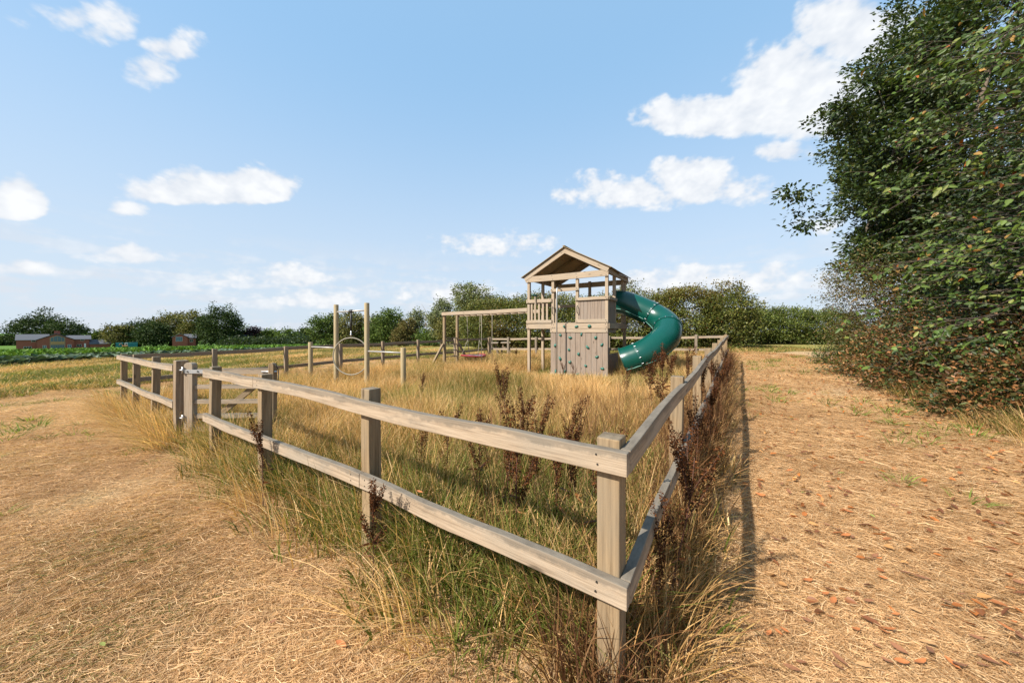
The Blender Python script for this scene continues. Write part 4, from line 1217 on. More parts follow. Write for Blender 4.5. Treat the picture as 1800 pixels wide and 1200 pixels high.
def leaves(pos, axis, nrm, L, W, cols, six=False):
    """folded leaves: pos = leaf base, axis = direction of the midrib, nrm = upper side"""
    axis = unit(axis); side = unit(np.cross(nrm, axis)); up = np.cross(axis, side)
    n = len(pos); L = L[:, None]; W = W[:, None]
    if six:
        pts = [pos, pos + axis * L * 0.30 + side * W * 0.5 + up * W * 0.16, pos + axis * L * 0.68 + side * W * 0.40 + up * W * 0.10,
               pos + axis * L - up * L * 0.10, pos + axis * L * 0.68 - side * W * 0.40 + up * W * 0.10, pos + axis * L * 0.30 - side * W * 0.5 + up * W * 0.16]
        f = np.array([[0, 3, 2, 1], [0, 5, 4, 3]])
    else:
        pts = [pos, pos + axis * L * 0.45 + side * W * 0.5 + up * W * 0.15, pos + axis * L, pos + axis * L * 0.45 - side * W * 0.5 + up * W * 0.15]
        f = np.array([[0, 2, 1], [0, 3, 2]])
    k = len(pts)
    v = np.stack(pts, 1).reshape(-1, 3)
    F = (f[None] + (np.arange(n) * k)[:, None, None]).reshape(-1, f.shape[1])
    c = np.concatenate([np.clip(cols, 0.004, 0.9), np.ones((n, 1))], 1)
    return v, F, np.repeat(c, k, 0)

def pick(pal, wts, n, g, vary=0.22):
    pal = np.array(pal); wts = np.array(wts, dtype=float); wts /= wts.sum()
    c = pal[g.choice(len(pal), n, p=wts)]
    return c * (1 + vary * g.standard_normal((n, 1))).clip(0.45, 1.7)

def shell_points(ells, n, g, inner=0.55, lump=0.14, zmin=None, upper=0.0):
    """clump centres through the outer part of a union of ellipsoids, with outward directions"""
    E = np.array(ells, dtype=float)
    vol = (E[:, 3] * E[:, 4] * E[:, 5]) ** (2 / 3)
    k = g.choice(len(E), n * 3, p=vol / vol.sum())
    d = unit(g.standard_normal((n * 3, 3)))
    r = (inner ** 3 + (1 - inner ** 3) * g.random(n * 3)) ** (1 / 3)
    r = r * (1 + lump * np.sin(d[:, 0] * 5 + k) * np.sin(d[:, 1] * 6 + 2 * k) + lump * 0.7 * np.sin(d[:, 2] * 9 + k * 1.7))
    p = E[k, :3] + d * r[:, None] * E[k, 3:]
    ins = np.zeros(n * 3, bool)
    for j in range(len(E)):
        q = (p - E[j, :3]) / E[j, 3:]
        ins |= ((q ** 2).sum(1) < (inner * 0.92) ** 2) & (k != j)
    ok = ~ins
    if zmin is not None: ok &= p[:, 2] > zmin
    p, d, k = p[ok][:n], d[ok][:n], k[ok][:n]
    return p, unit(d / E[k, 3:] * E[k, 3:].mean(1, keepdims=True))

def crown_mesh(name, ells, nclump, per, rc, L, W, pal, wts, seed, mat, six=False, flat=0.6, up=0.6, inner=0.55, zmin=None, droop=0.0, patch=None, gaps=0.0):
    g = np.random.default_rng(seed)
    c, out = shell_points(ells, nclump, g, inner, zmin=zmin)
    if gaps:                                  # holes between the sprays
        f = 0.5 * fbm(c[:, 0] + 0.7 * c[:, 2], c[:, 1] - 0.4 * c[:, 2], 0.75, seed + 9) + 0.5 * fbm(c[:, 2] * 1.2, c[:, 0] - c[:, 1], 0.8, seed + 19)
        ok = f > np.quantile(f, gaps); c, out = c[ok], out[ok]
    n = len(c) * per
    cc = np.repeat(c, per, 0); oo = np.repeat(out, per, 0)
    off = g.standard_normal((n, 3)) * np.array([rc, rc, rc * flat]) * 0.6
    rs = np.repeat(0.7 + 0.7 * g.random(len(c)), per)
    pos = cc + off * rs[:, None]
    if zmin is not None: pos[:, 2] = np.maximum(pos[:, 2], zmin + 0.02 + 0.1 * g.random(n))
    nrm = unit(oo * 0.55 + np.array([0, 0, up]) + 0.65 * g.standard_normal((n, 3)))
    ax = unit(off * np.array([1, 1, 0.5]) + oo * rc * 0.5 + 0.5 * rc * g.standard_normal((n, 3)) + np.array([0, 0, -droop * rc]))
    ln = L * (0.65 + 0.7 * g.random(n)); wd = W * (0.7 + 0.6 * g.random(n))
    col = pick(pal, wts, n, g)
    cl = np.repeat(1 + 0.20 * g.standard_normal(len(c)).clip(-1.6, 1.6), per)
    col = col * cl[:, None]
    if patch is not None:
        pc, amount, scale, thr = patch
        f = fbm(cc[:, 0] + cc[:, 2] * 0.6, cc[:, 1] + cc[:, 2] * 0.8, scale, seed + 3)
        w = (np.clip((f - thr) * 7, 0, 1) * amount)[:, None] * (g.random((n, 1)) < 0.75)
        col = col * (1 - w) + np.array(pc) * (0.7 + 0.6 * g.random((n, 1))) * w
    v, F, C4 = leaves(pos, ax, nrm, ln, wd, col, six)
    return np_mesh(name, v, F, mat, C4), c, out

def limb(mb, a, b, r0, r1, rr, bend=0.12, n=7, sides=6):
    a, b = Vector(a), Vector(b); L = (b - a).length
    o = Vector((rr.uniform(-1, 1), rr.uniform(-1, 1), rr.uniform(-0.3, 0.8))) * L * bend
    o2 = Vector((rr.uniform(-1, 1), rr.uniform(-1, 1), rr.uniform(-1, 1))) * L * bend * 0.35
    pts = []; rad = []
    for i in range(n):
        s = i / (n - 1)
        pts.append(a.lerp(b, s) + o * (4 * s * (1 - s)) * 0.5 + o2 * math.sin(s * 6.28)); rad.append(r0 + (r1 - r0) * s ** 0.8)
    mb.tube(pts, rad, sides)
    return pts

def tree(name, label, base, ells, nclump, per, rc, L, W, pal, wts, seed, trunk_r, mat=None, cat='tree', group=None, six=False, nlimb=10, ntwig=0, bark=None, stems=1, fork=0.35, crown_name='crown', **kw):
    rr = random.Random(seed)
    T = empty(name, base, label, cat, group)
    me, c, out = crown_mesh(crown_name, ells, nclump, per, rc, L, W, pal, wts, seed, mat or LEAF_FAR, six, **kw)
    cr = link(crown_name, me, T)
    cr['kind'] = 'stuff'
    mb = MB(); bz = Vector(base)
    E = sorted(ells, key=lambda e: e[2])
    cen = Vector((sum(e[0] for e in ells) / len(ells), sum(e[1] for e in ells) / len(ells), sum(e[2] for e in ells) / len(ells)))
    for k in range(stems):
        b0 = bz + Vector((rr.uniform(-1, 1), rr.uniform(-1, 1), 0)) * (0.0 if stems == 1 else trunk_r * 6) - Vector((0, 0, 0.3))
        top = cen + Vector((rr.uniform(-1, 1), rr.uniform(-1, 1), 0)) * (0.3 if stems == 1 else 1.2) * trunk_r * 4
        pts = limb(mb, b0, top, trunk_r, trunk_r * 0.42, rr, 0.05, 9, 10)
        idx = list(range(len(c)))
        for j in range(nlimb // stems):
            q = Vector(c[rr.choice(idx)]); st = pts[rr.randint(int(len(pts) * fork), len(pts) - 1)]
            lp = limb(mb, st, st.lerp(q, 0.96), trunk_r * 0.34, trunk_r * 0.06, rr, 0.14, 7, 6)
            for m in range(ntwig):
                q2 = Vector(c[rr.choice(idx)])
                cand = sorted((Vector(c[rr.choice(idx)]) for _ in range(10)), key=lambda w: (w - lp[4]).length)
                limb(mb, lp[rr.randint(2, 5)], cand[0], trunk_r * 0.08, trunk_r * 0.02, rr, 0.12, 5, 4)
    mb.build('trunk', bark or BARK, T, True)
    return T, c, out

# --- the big dark tree over the path
OAK = [(0.024, 0.044, 0.009), (0.034, 0.058, 0.011), (0.050, 0.072, 0.015), (0.080, 0.090, 0.024), (0.016, 0.030, 0.007)]
bx, by = 18.6, 14.5
OAK_ELLS = [(20.6, 15.0, 11.0, 5.0, 5.0, 6.8), (16.5, 13.6, 9.0, 2.3, 2.6, 2.9), (15.6, 13.2, 6.6, 2.3, 2.4, 2.0), (18.2, 13.0, 12.8, 2.2, 2.4, 3.0), (18.0, 12.6, 7.4, 3.6, 2.8, 4.4), (15.2, 13.0, 4.6, 1.9, 1.8, 1.6)]
for _px, _py, _Y, _r in ((1650, 75, 12.2, .8), (1600, 62, 12.0, .38), (1478, 200, 12.2, .42), (1525, 222, 12.4, .62), (1590, 165, 12.2, .75), (1550, 280, 12.3, .75), (1402, 338, 12.0, .36), (1445, 345, 12.2, .5), (1432, 388, 12.0, .36),
                       (1505, 365, 12.2, .7), (1525, 425, 12.2, .55), (1700, 30, 12.0, .9), (1555, 335, 11.9, .7), (1590, 250, 11.8, .9), (1570, 455, 11.9, .7), (1640, 150, 11.8, .9), (1480, 395, 12.1, .4), (1500, 250, 12.2, .5), (1452, 218, 12.1, .38), (1475, 345, 12.2, .6), (1420, 362, 12.1, .45), (1478, 305, 12.2, .5), (1560, 110, 12.1, .5), (1530, 140, 12.2, .45)):
    OAK_ELLS.append(((_px - 900) / 600 * _Y, _Y, EYE + (583 - _py) / 600 * _Y, _r * 1.15, _r * 1.15, _r * 0.55))
tree('oak_tree', 'tall dark green broadleaf tree overhanging the far end of the path', (bx, by, gz(bx, by)),
     OAK_ELLS,
     3600, 44, 0.34, 0.155, 0.085, OAK, [3, 4, 3, 1.6, 2], 11, 0.34, mat=LEAF, nlimb=40, ntwig=5, inner=0.6, flat=0.5, gaps=0.25)
# --- thin bronze shrub at its foot
BRONZE = [(0.13, 0.085, 0.030), (0.10, 0.090, 0.026), (0.17, 0.105, 0.035), (0.075, 0.080, 0.020), (0.05, 0.06, 0.015)]
bx, by = 12.7, 11.6
tree('hornbeam_shrub', 'loose bronze-leaved shrub below the big dark tree', (bx, by, gz(bx, by)),
     [(12.6, 11.7, 2.4, 1.5, 1.4, 1.9), (11.7, 11.5, 3.3, 1.0, 0.9, 0.7), (13.2, 11.0, 1.5, 1.4, 1.3, 1.3), (11.6, 11.2, 1.5, 0.9, 0.8, 1.0), (13.8, 10.6, 2.6, 1.6, 1.2, 1.7)],
     950, 36, 0.30, 0.062, 0.036, BRONZE, [3, 3, 2, 3, 2], 13, 0.06, mat=LEAF, cat='shrub', nlimb=46, ntwig=3, stems=6, fork=0.1, inner=0.35, bark=TWIG, zmin=0.4)
# --- low dark bush at the path's edge
bx, by = 11.9, 11.3
tree('dark_bush', 'low dark green bush at the path edge below the bronze shrub', (bx, by, gz(bx, by)),
     [(12.0, 11.3, 0.75, 0.85, 0.75, 0.62), (12.8, 10.6, 0.7, 0.9, 0.7, 0.55), (11.4, 11.9, 0.65, 0.6, 0.6, 0.45)],
     420, 40, 0.24, 0.055, 0.036, [(0.035, 0.06, 0.012), (0.06, 0.09, 0.018), (0.10, 0.12, 0.03), (0.09, 0.06, 0.02)], [3, 3, 2, 1], 15, 0.03, mat=LEAF, cat='bush', nlimb=16, stems=4, fork=0.1, inner=0.3, bark=TWIG, zmin=0.36)
# --- broad hedge body that closes the wood edge behind
DARK = [(0.016, 0.030, 0.008), (0.024, 0.042, 0.010), (0.038, 0.050, 0.013), (0.060, 0.045, 0.017)]
bx, by = 13.4, 9.0
tree('wood_edge_thicket', 'dark dense thicket filling the wood edge between the near and far trees', (bx, by, 0.4),
     [(14.6, 11.2, 2.2, 2.0, 1.8, 2.2), (13.2, 9.2, 2.2, 1.9, 1.8, 2.4), (11.8, 7.4, 2.2, 1.7, 1.7, 2.4), (10.4, 5.4, 2.0, 1.5, 1.7, 2.3), (9.4, 3.4, 1.9, 1.4, 1.6, 2.2), (14.5, 8.5, 5.0, 2.5, 2.5, 3.0), (12.6, 6.2, 4.6, 2.0, 2.2, 2.6)],
     1900, 32, 0.40, 0.12, 0.075, DARK, [3, 4, 3, 1], 17, 0.10, mat=LEAF, cat='thicket', nlimb=40, ntwig=2, stems=7, fork=0.1, inner=0.5, zmin=0.3)
# --- near chestnut with large leaves, branches reaching over the path
def chestnut():
    g = np.random.default_rng(23); rr = random.Random(23)
    bx, by = 9.0, 4.9
    T = empty('chestnut_tree', (bx, by, gz(bx, by)), 'large-leaved green tree turning orange, nearest on the path side', 'tree')
    mb = MB()
    tr = limb(mb, (bx, by, 0.0), (bx + 0.4, by + 0.3, 7.8), 0.20, 0.07, rr, 0.03, 12, 10)
    P = []; A = []; Nn = []; tw = MB()
    for i in range(190):
        z = 0.9 + 6.6 * (i / 190) + rr.uniform(-0.2, 0.2)
        st = Vector((bx + 0.05 * z, by + 0.04 * z, z * 0.96))
        ang = math.radians(rr.uniform(95, 285)) if i % 4 else math.radians(rr.uniform(-85, 95))
        reach = rr.uniform(1.5, 3.1) * (1.0 if z < 4.5 else max(0.55, 1.0 - (z - 4.5) * 0.12))
        en = st + Vector((math.cos(ang) * reach, math.sin(ang) * reach, rr.uniform(-0.6, 0.75) + (0.5 if z > 4 else 0)))
        pts = limb(tw, st, en, 0.012, 0.002, rr, 0.18, 9, 5)
        dirn = (en - st).normalized()
        for k in range(3, 9):
            for m in range(rr.randint(1, 2)):
                a2 = math.atan2(dirn.y, dirn.x) + rr.choice((-1, 1)) * rr.uniform(0.2, 1.5)
                ln = rr.uniform(0.25, 0.65)
                e2 = pts[k] + Vector((math.cos(a2) * ln, math.sin(a2) * ln, rr.uniform(-0.30, 0.28)))
                t2 = limb(tw, pts[k], e2, 0.006, 0.0025, rr, 0.10, 5, 4)
                d2 = (e2 - pts[k]).normalized()
                for j in range(1, 5):
                    for sg in (-1, 1):
                        if rr.random() < 0.86:
                            sv = Vector((-d2.y, d2.x, 0)) * sg
                            P.append(t2[j]); A.append(d2 * rr.uniform(0.3, 1.0) + sv * rr.uniform(0.4, 1.1) + Vector((0, 0, rr.uniform(-1.1, 0.1))))
                            Nn.append(Vector((rr.gauss(-0.45, 0.75), rr.gauss(-0.4, 0.75), 0.6)))
    P, A, Nn = (np.array([tuple(v) for v in q]) for q in (P, A, Nn))
    n = len(P)
    col = pick([(0.058, 0.098, 0.016), (0.088, 0.132, 0.022), (0.036, 0.062, 0.011), (0.14, 0.16, 0.034), (0.34, 0.10, 0.022), (0.26, 0.15, 0.04)], [4, 4, 4, 1.6, 0.28, 0.35], n, g)
    v, F, C4 = leaves(P, A, Nn, (0.055 + 0.10 * g.random(n) ** 1.3), (0.036 + 0.038 * g.random(n)), col, True)
    o = link('crown', np_mesh('crown', v, F, LEAF, C4), T); o['kind'] = 'stuff'
    mb.build('trunk', BARK, T, True)
    tb = tw.build('branches', DARKTWIG, T, True); tb['kind'] = 'stuff'
chestnut()
# --- low shrubs with dead brown leaves along the path
RUST = [(0.23, 0.105, 0.034), (0.30, 0.155, 0.058), (0.15, 0.072, 0.028), (0.085, 0.075, 0.024), (0.040, 0.060, 0.014)]
for k, (bx, by, s, lab) in enumerate(((10.2, 8.5, 1.15, 'low rust-brown shrub of dead leaves midway along the path edge'),
                                      (8.65, 6.3, 1.05, 'rust-brown shrub under the low branches of the large-leaved tree'),
                                      (7.7, 4.6, 0.85, 'small brown-leaved shrub at the picture edge beside the path'))):
    tree('beech_shrub', lab, (bx, by, gz(bx, by)),
         [(bx, by, 0.75 * s, 1.25 * s, 1.2 * s, 0.75 * s), (bx + 0.9, by + 0.5, 1.25 * s, 1.1 * s, 1.1 * s, 0.9 * s), (bx - 0.5, by + 0.6, 0.5 * s, 0.9 * s, 0.8 * s, 0.45 * s)],
         640, 36, 0.26, 0.074, 0.038, RUST if k < 1 else RUST[2:] + [(0.24, 0.105, 0.035)], [2.6, 2.2, 3, 3, 4.5] if k < 1 else [3.5, 3.5, 5, 2.4], 31 + k, 0.028, mat=LEAF, cat='shrub', group='brown shrubs along the path', nlimb=40, ntwig=2, stems=5, fork=0.05, inner=0.25, bark=TWIG, zmin=gz(bx, by) + 0.04, gaps=0.22)

# --- clipped-looking field hedges behind the play area
def hedge(label, pts, half, h, n, per, pal, wts, seed, patch=None, L=0.11, W=0.075):
    g = np.random.default_rng(seed); rr = random.Random(seed)
    ells = []
    for i in range(len(pts) - 1):
        a, b = Vector(pts[i]), Vector(pts[i + 1]); k = max(2, int((b - a).length / 1.4))
        for j in range(k):
            q = a.lerp(b, (j + 0.5) / k); z0 = gz(q.x, q.y); hh = h * (0.93 + 0.14 * rr.random())
            ells.append((q.x + rr.uniform(-.25, .25), q.y + rr.uniform(-.25, .25), z0 + hh * 0.47, half * 1.05, half, hh * 0.53))
    mid = Vector(pts[len(pts) // 2]); zb = gz(mid.x, mid.y)
    T = empty('hedge', (mid.x, mid.y, zb), label, 'hedge')
    me, c, out = crown_mesh('foliage', ells, n, per, 0.32 * L / 0.11, L, W, pal, wts, seed, LEAF, inner=0.62, zmin=zb - 0.1, patch=patch)
    o = link('foliage', me, T); o['kind'] = 'stuff'
    # shoots standing up out of the top, and stems in the shade below
    mb = MB(); P = []; A = []
    for i in range(int(n * 0.16)):
        q = Vector(c[rr.randrange(len(c))])
        if q.z < zb + h * 0.62: continue
        e = q + Vector((rr.uniform(-.15, .15), rr.uniform(-.15, .15), rr.uniform(0.15, 0.5)))
        mb.tube([q, q.lerp(e, 0.5) + Vector((rr.uniform(-.03, .03), 0, 0)), e], [0.010, 0.008, 0.004], 3)
        for j in range(12):
            P.append(q.lerp(e, rr.uniform(0.2, 1))); A.append((rr.gauss(0, 1), rr.gauss(0, 1), rr.uniform(0.2, 1)))
    for e in ells:
        for j in range(4):
            s = Vector((e[0] + rr.uniform(-.5, .5), e[1] + rr.uniform(-.5, .5), zb - 0.2))
            limb(mb, s, Vector((e[0] + rr.uniform(-.8, .8), e[1] + rr.uniform(-.8, .8), e[2] + 0.5)), 0.035, 0.012, rr, 0.1, 5, 5)
    ob = mb.build('stems', TWIG, T, True); ob['kind'] = 'stuff'
    P = np.array([tuple(p) for p in P]); A = np.array(A)
    m = len(P)
    v, F, C4 = leaves(P, A, unit(g.standard_normal((m, 3)) + np.array([0, 0, .5])), np.full(m, L * 0.8), np.full(m, W * 0.7), pick(pal, wts, m, g))
    o = link('shoots', np_mesh('shoots', v, F, LEAF, C4), T); o['kind'] = 'stuff'
HED = [(0.105, 0.125, 0.024), (0.150, 0.158, 0.034), (0.065, 0.085, 0.018), (0.19, 0.175, 0.045), (0.19, 0.085, 0.028)]
hedge('tall hedge with rusty patches behind the slide and the far fence', [(-3.0, 27.5), (4.0, 24.6), (9.0, 22.6), (13.9, 20.6)], 1.7, 3.95, 5400, 30, HED, [4, 3, 3, 2, 0.2], 51,
      patch=((0.19, 0.100, 0.028), 0.45, 0.33, 0.58))
hedge('lower bright green hedge across the far end of the path', [(15.5, 27.0), (20.5, 28.0), (27.0, 27.5)], 1.7, 2.9, 2600, 30, [(0.085, 0.115, 0.020), (0.12, 0.15, 0.028), (0.055, 0.08, 0.014), (0.15, 0.16, 0.035)], [3, 3, 3, 2], 53)

# --- trees beyond the paddock: bearing, half width, top in the picture, distance
GRN = [(0.068, 0.108, 0.022), (0.095, 0.142, 0.027), (0.047, 0.078, 0.016), (0.135, 0.169, 0.041)]
OLV = [(0.131, 0.131, 0.037), (0.100, 0.106, 0.027), (0.175, 0.156, 0.050), (0.075, 0.075, 0.022)]
SIL = [(0.180, 0.204, 0.102), (0.120, 0.150, 0.060), (0.240, 0.252, 0.144), (0.078, 0.102, 0.034)]
BRN = [(0.125, 0.110, 0.035), (0.10, 0.095, 0.026), (0.15, 0.115, 0.04)]
DKG = [(0.030, 0.052, 0.014), (0.045, 0.070, 0.018), (0.022, 0.038, 0.012), (0.065, 0.085, 0.025)]
PUR = [(0.040, 0.022, 0.024), (0.055, 0.030, 0.028), (0.03, 0.02, 0.02)]
def far_tree(name, label, px, hw, top, Y, pal, seed, low=0.12, nlobe=7, dens=1.0, group='trees beyond the paddock', cat='tree', shape=1.0):
    X = (px - 900) / 600 * Y; g0 = gz(X, Y); zt = EYE + (583 - top) / 600 * Y; H = zt - g0; w = hw / 600 * Y
    rr = random.Random(seed)
    z0 = g0 + low * H; ells = [(X, Y, (z0 + zt) / 2, w * 0.72, w * 0.72, (zt - z0) / 2 * 0.95)]
    for k in range(nlobe):
        a = 2 * math.pi * k / nlobe + rr.uniform(-.4, .4); zz = z0 + (zt - z0) * rr.uniform(0.22, 0.80)
        f = 1 - abs((zz - z0) / (zt - z0) - 0.45) * 0.7 * shape
        r = w * rr.uniform(0.36, 0.52)
        ells.append((X + math.cos(a) * w * 0.56 * f, Y + math.sin(a) * w * 0.56 * f, zz, r, r, r * rr.uniform(0.7, 1.0) * min(1.3, H / (2 * w) + 0.35)))
    px1 = Y / 341.0
    leafL = max(0.18, 1.7 * px1)
    area = w * (zt - z0) * 12
    n = int(min(1500, max(220, dens * area / (leafL * leafL) / 4.2)))
    tree(name, label, (X, Y, g0), ells, n, 14, leafL * 1.7, leafL, leafL * 0.62, pal, [3, 3, 3, 1.5][:len(pal)], seed, max(0.08, w * 0.07), nlimb=14 if Y < 70 else 6, group=group, cat=cat, inner=0.5, zmin=g0 + 0.05)
far_tree('willow_tree', 'large pale olive tree behind the swing beam', 838, 50, 499, 38, SIL[:2] + OLV[:2], 61, 0.05, 9)
far_tree('young_willow', 'narrow pale tree just left of the large olive tree', 775, 25, 522, 40, SIL, 62, 0.05, 7, 0.8)
far_tree('olive_bush', 'dull green bush under the large olive tree', 800, 42, 556, 37, OLV, 63, 0.0, 8, cat='bush')
far_tree('silver_birch', 'slim silvery tree between the poles and the swing frame', 731, 15, 541, 46, SIL, 64, 0.06, 6, 0.55)
far_tree('ash_tree', 'dark green tree with a pale top right of the hoop', 688, 27, 543, 48, GRN, 65, 0.05, 8)
far_tree('brown_bush', 'brownish rounded bush right of the hoop', 712, 24, 563, 45, BRN, 66, 0.0, 6, cat='bush')
far_tree('pale_tree', 'small pale tree right behind the tall pole', 656, 14, 551, 52, SIL, 67, 0.05, 6, 0.7)
far_tree('green_bush', 'green bush at the foot of the trees right of the tall poles', 664, 22, 562, 50, GRN, 68, 0.0, 6, cat='bush')
far_tree('round_tree', 'rounded dark green tree left of the tall poles', 574, 31, 554, 58, GRN, 69, 0.0, 8)
far_tree('round_tree', 'rounded olive tree seen between the two tall poles', 624, 33, 551, 58, OLV, 70, 0.0, 8)
far_tree('hedgerow_bush', 'low bush in the hedgerow behind the ladder', 755, 26, 580, 42, GRN, 71, 0.0, 6, cat='bush')
# a bare dead tree among them
def bare_tree():
    Y = 44; X = (748 - 900) / 600 * Y; g0 = gz(X, Y); rr = random.Random(5)
    T = empty('bare_tree', (X, Y, g0), 'thin leafless tree standing between the silvery trees', 'tree', 'trees beyond the paddock')
    mb = MB(); pts = limb(mb, (X, Y, g0 - .2), (X + .1, Y, g0 + 4.4), 0.09, 0.02, rr, 0.03, 9, 6); mb.build('trunk', TWIG, T, True)
    mb = MB()
    for i in range(26):
        s = pts[rr.randint(2, 8)]; a = rr.uniform(0, 6.28); l = rr.uniform(0.5, 1.3)
        limb(mb, s, s + Vector((math.cos(a) * l * 0.6, math.sin(a) * l * 0.6, l)), 0.022, 0.006, rr, 0.1, 5, 4)
    o = mb.build('branches', TWIG, T, True); o['kind'] = 'stuff'
bare_tree()
FW = 'trees of the far wood'
for i, (nm, lab, px, hw, top, Y, pal) in enumerate((
    ('spreading_tree', 'flat-topped tree behind the slate roof of the brick barn', 62, 36, 556, 165, DKG),
    ('spreading_tree', 'broad tree behind the chimney of the brick barn', 118, 30, 567, 160, DKG),
    ('small_tree', 'small tree just right of the brick barn', 176, 12, 580, 150, GRN),
    ('distant_tree', 'low distant tree left of the brick barn at the picture edge', 4, 26, 592, 210, DKG),
    ('wood_tree', 'leftmost rounded tree of the far wood', 212, 26, 571, 150, OLV),
    ('wood_tree', 'second rounded tree from the left in the far wood', 246, 30, 561, 155, DKG),
    ('wood_tree', 'highest olive tree of the far wood, behind the small cottage', 300, 36, 550, 160, OLV),
    ('wood_tree', 'dark tree in front of the far wood, left of the small cottage', 270, 28, 566, 148, DKG),
    ('wood_tree', 'dull tree between the cottage and the great round tree', 345, 26, 553, 152, OLV),
    ('great_tree', 'tallest round dark tree standing over the far cottage', 389, 33, 535, 140, DKG),
    ('small_tree', 'small tree right of the great round tree', 426, 16, 569, 150, GRN),
    ('purple_tree', 'dark purple-leaved tree on the far field edge', 446, 14, 576, 150, PUR),
    ('small_tree', 'small green tree right of the purple tree', 473, 13, 580, 150, GRN),
    ('hawthorn_tree', 'bright green bushy tree on the far field edge', 511, 22, 578, 140, GRN),
    ('conifer_tree', 'dark narrow tree at the right end of the far field', 537, 9, 576, 130, DKG))):
    far_tree(nm, lab, px, hw, top, Y, pal, 80 + i, 0.04 if 'spread' not in nm else 0.25, 8, group=FW, shape=1.2)

# ------------------------------------------------------------------ dock plants gone to seed
def dock_proto(seed, h=1.0):
    g = np.random.default_rng(seed); rr = random.Random(seed)
    st = MB(); P = []; A = []
    main = limb(st, (0, 0, -0.05), (rr.uniform(-.05, .05), rr.uniform(-.05, .05), h), 0.0065, 0.002, rr, 0.03, 9, 6)
    axes = [(main[4], main[8], 0.55)]
    for k in range(rr.randint(6, 9)):
        s = main[rr.randint(3, 6)]; a = rr.uniform(0, 6.28); l = rr.uniform(0.22, 0.45) * h
        e = s + Vector((math.cos(a) * l * 0.30, math.sin(a) * l * 0.30, l))
        q = limb(st, s, e, 0.003, 0.0012, rr, 0.06, 6, 4)
        axes.append((s.lerp(e, 0.2), e, l))
    for a, b, l in axes:
        for w in range(int(l * 44)):
            c = a.lerp(b, (w + rr.random()) / (l * 44))
            for m in range(rr.randint(6, 11)):
                d = Vector((rr.gauss(0, 1), rr.gauss(0, 1), rr.uniform(-0.9, 0.7))).normalized()
                P.append(c + d * rr.uniform(0.002, 0.016)); A.append(d)
    P = np.array([tuple(p) for p in P]); A = np.array([tuple(p) for p in A]); n = len(P)
    col = pick([(0.085, 0.032, 0.012), (0.062, 0.023, 0.009), (0.13, 0.052, 0.018), (0.036, 0.015, 0.007)], [3, 3, 1.6, 2], n, g)
    v, F, C4 = leaves(P, A, unit(g.standard_normal((n, 3))), 0.011 + 0.009 * g.random(n), 0.009 + 0.006 * g.random(n), col)
    seeds = np_mesh('seed_head', v, F, SEEDS, C4)
    # shrivelled leaves on the lower stem
    P = []; A = []
    for k in range(9):
        c = main[rr.randint(1, 4)]; a = rr.uniform(0, 6.28)
        P.append(tuple(c)); A.append((math.cos(a), math.sin(a), rr.uniform(-1.4, 0.3)))
    n = len(P)
    v, F, C4 = leaves(np.array(P), np.array(A), unit(g.standard_normal((n, 3))), 0.05 + 0.10 * g.random(n), 0.012 + 0.02 * g.random(n), pick([(0.20, 0.075, 0.025), (0.12, 0.05, 0.02), (0.26, 0.12, 0.04)], [3, 3, 2], n, g), True)
    return st.mesh('stem', DOCK_STEM, True), seeds, np_mesh('withered_leaves', v, F, LEAF, C4)
SEEDS = leafy('dry_seed', 0.15, 0.9, 0.05)
DOCK_STEM = plain('dock_stem', (0.085, 0.034, 0.018), 0.8, vary=0.3)
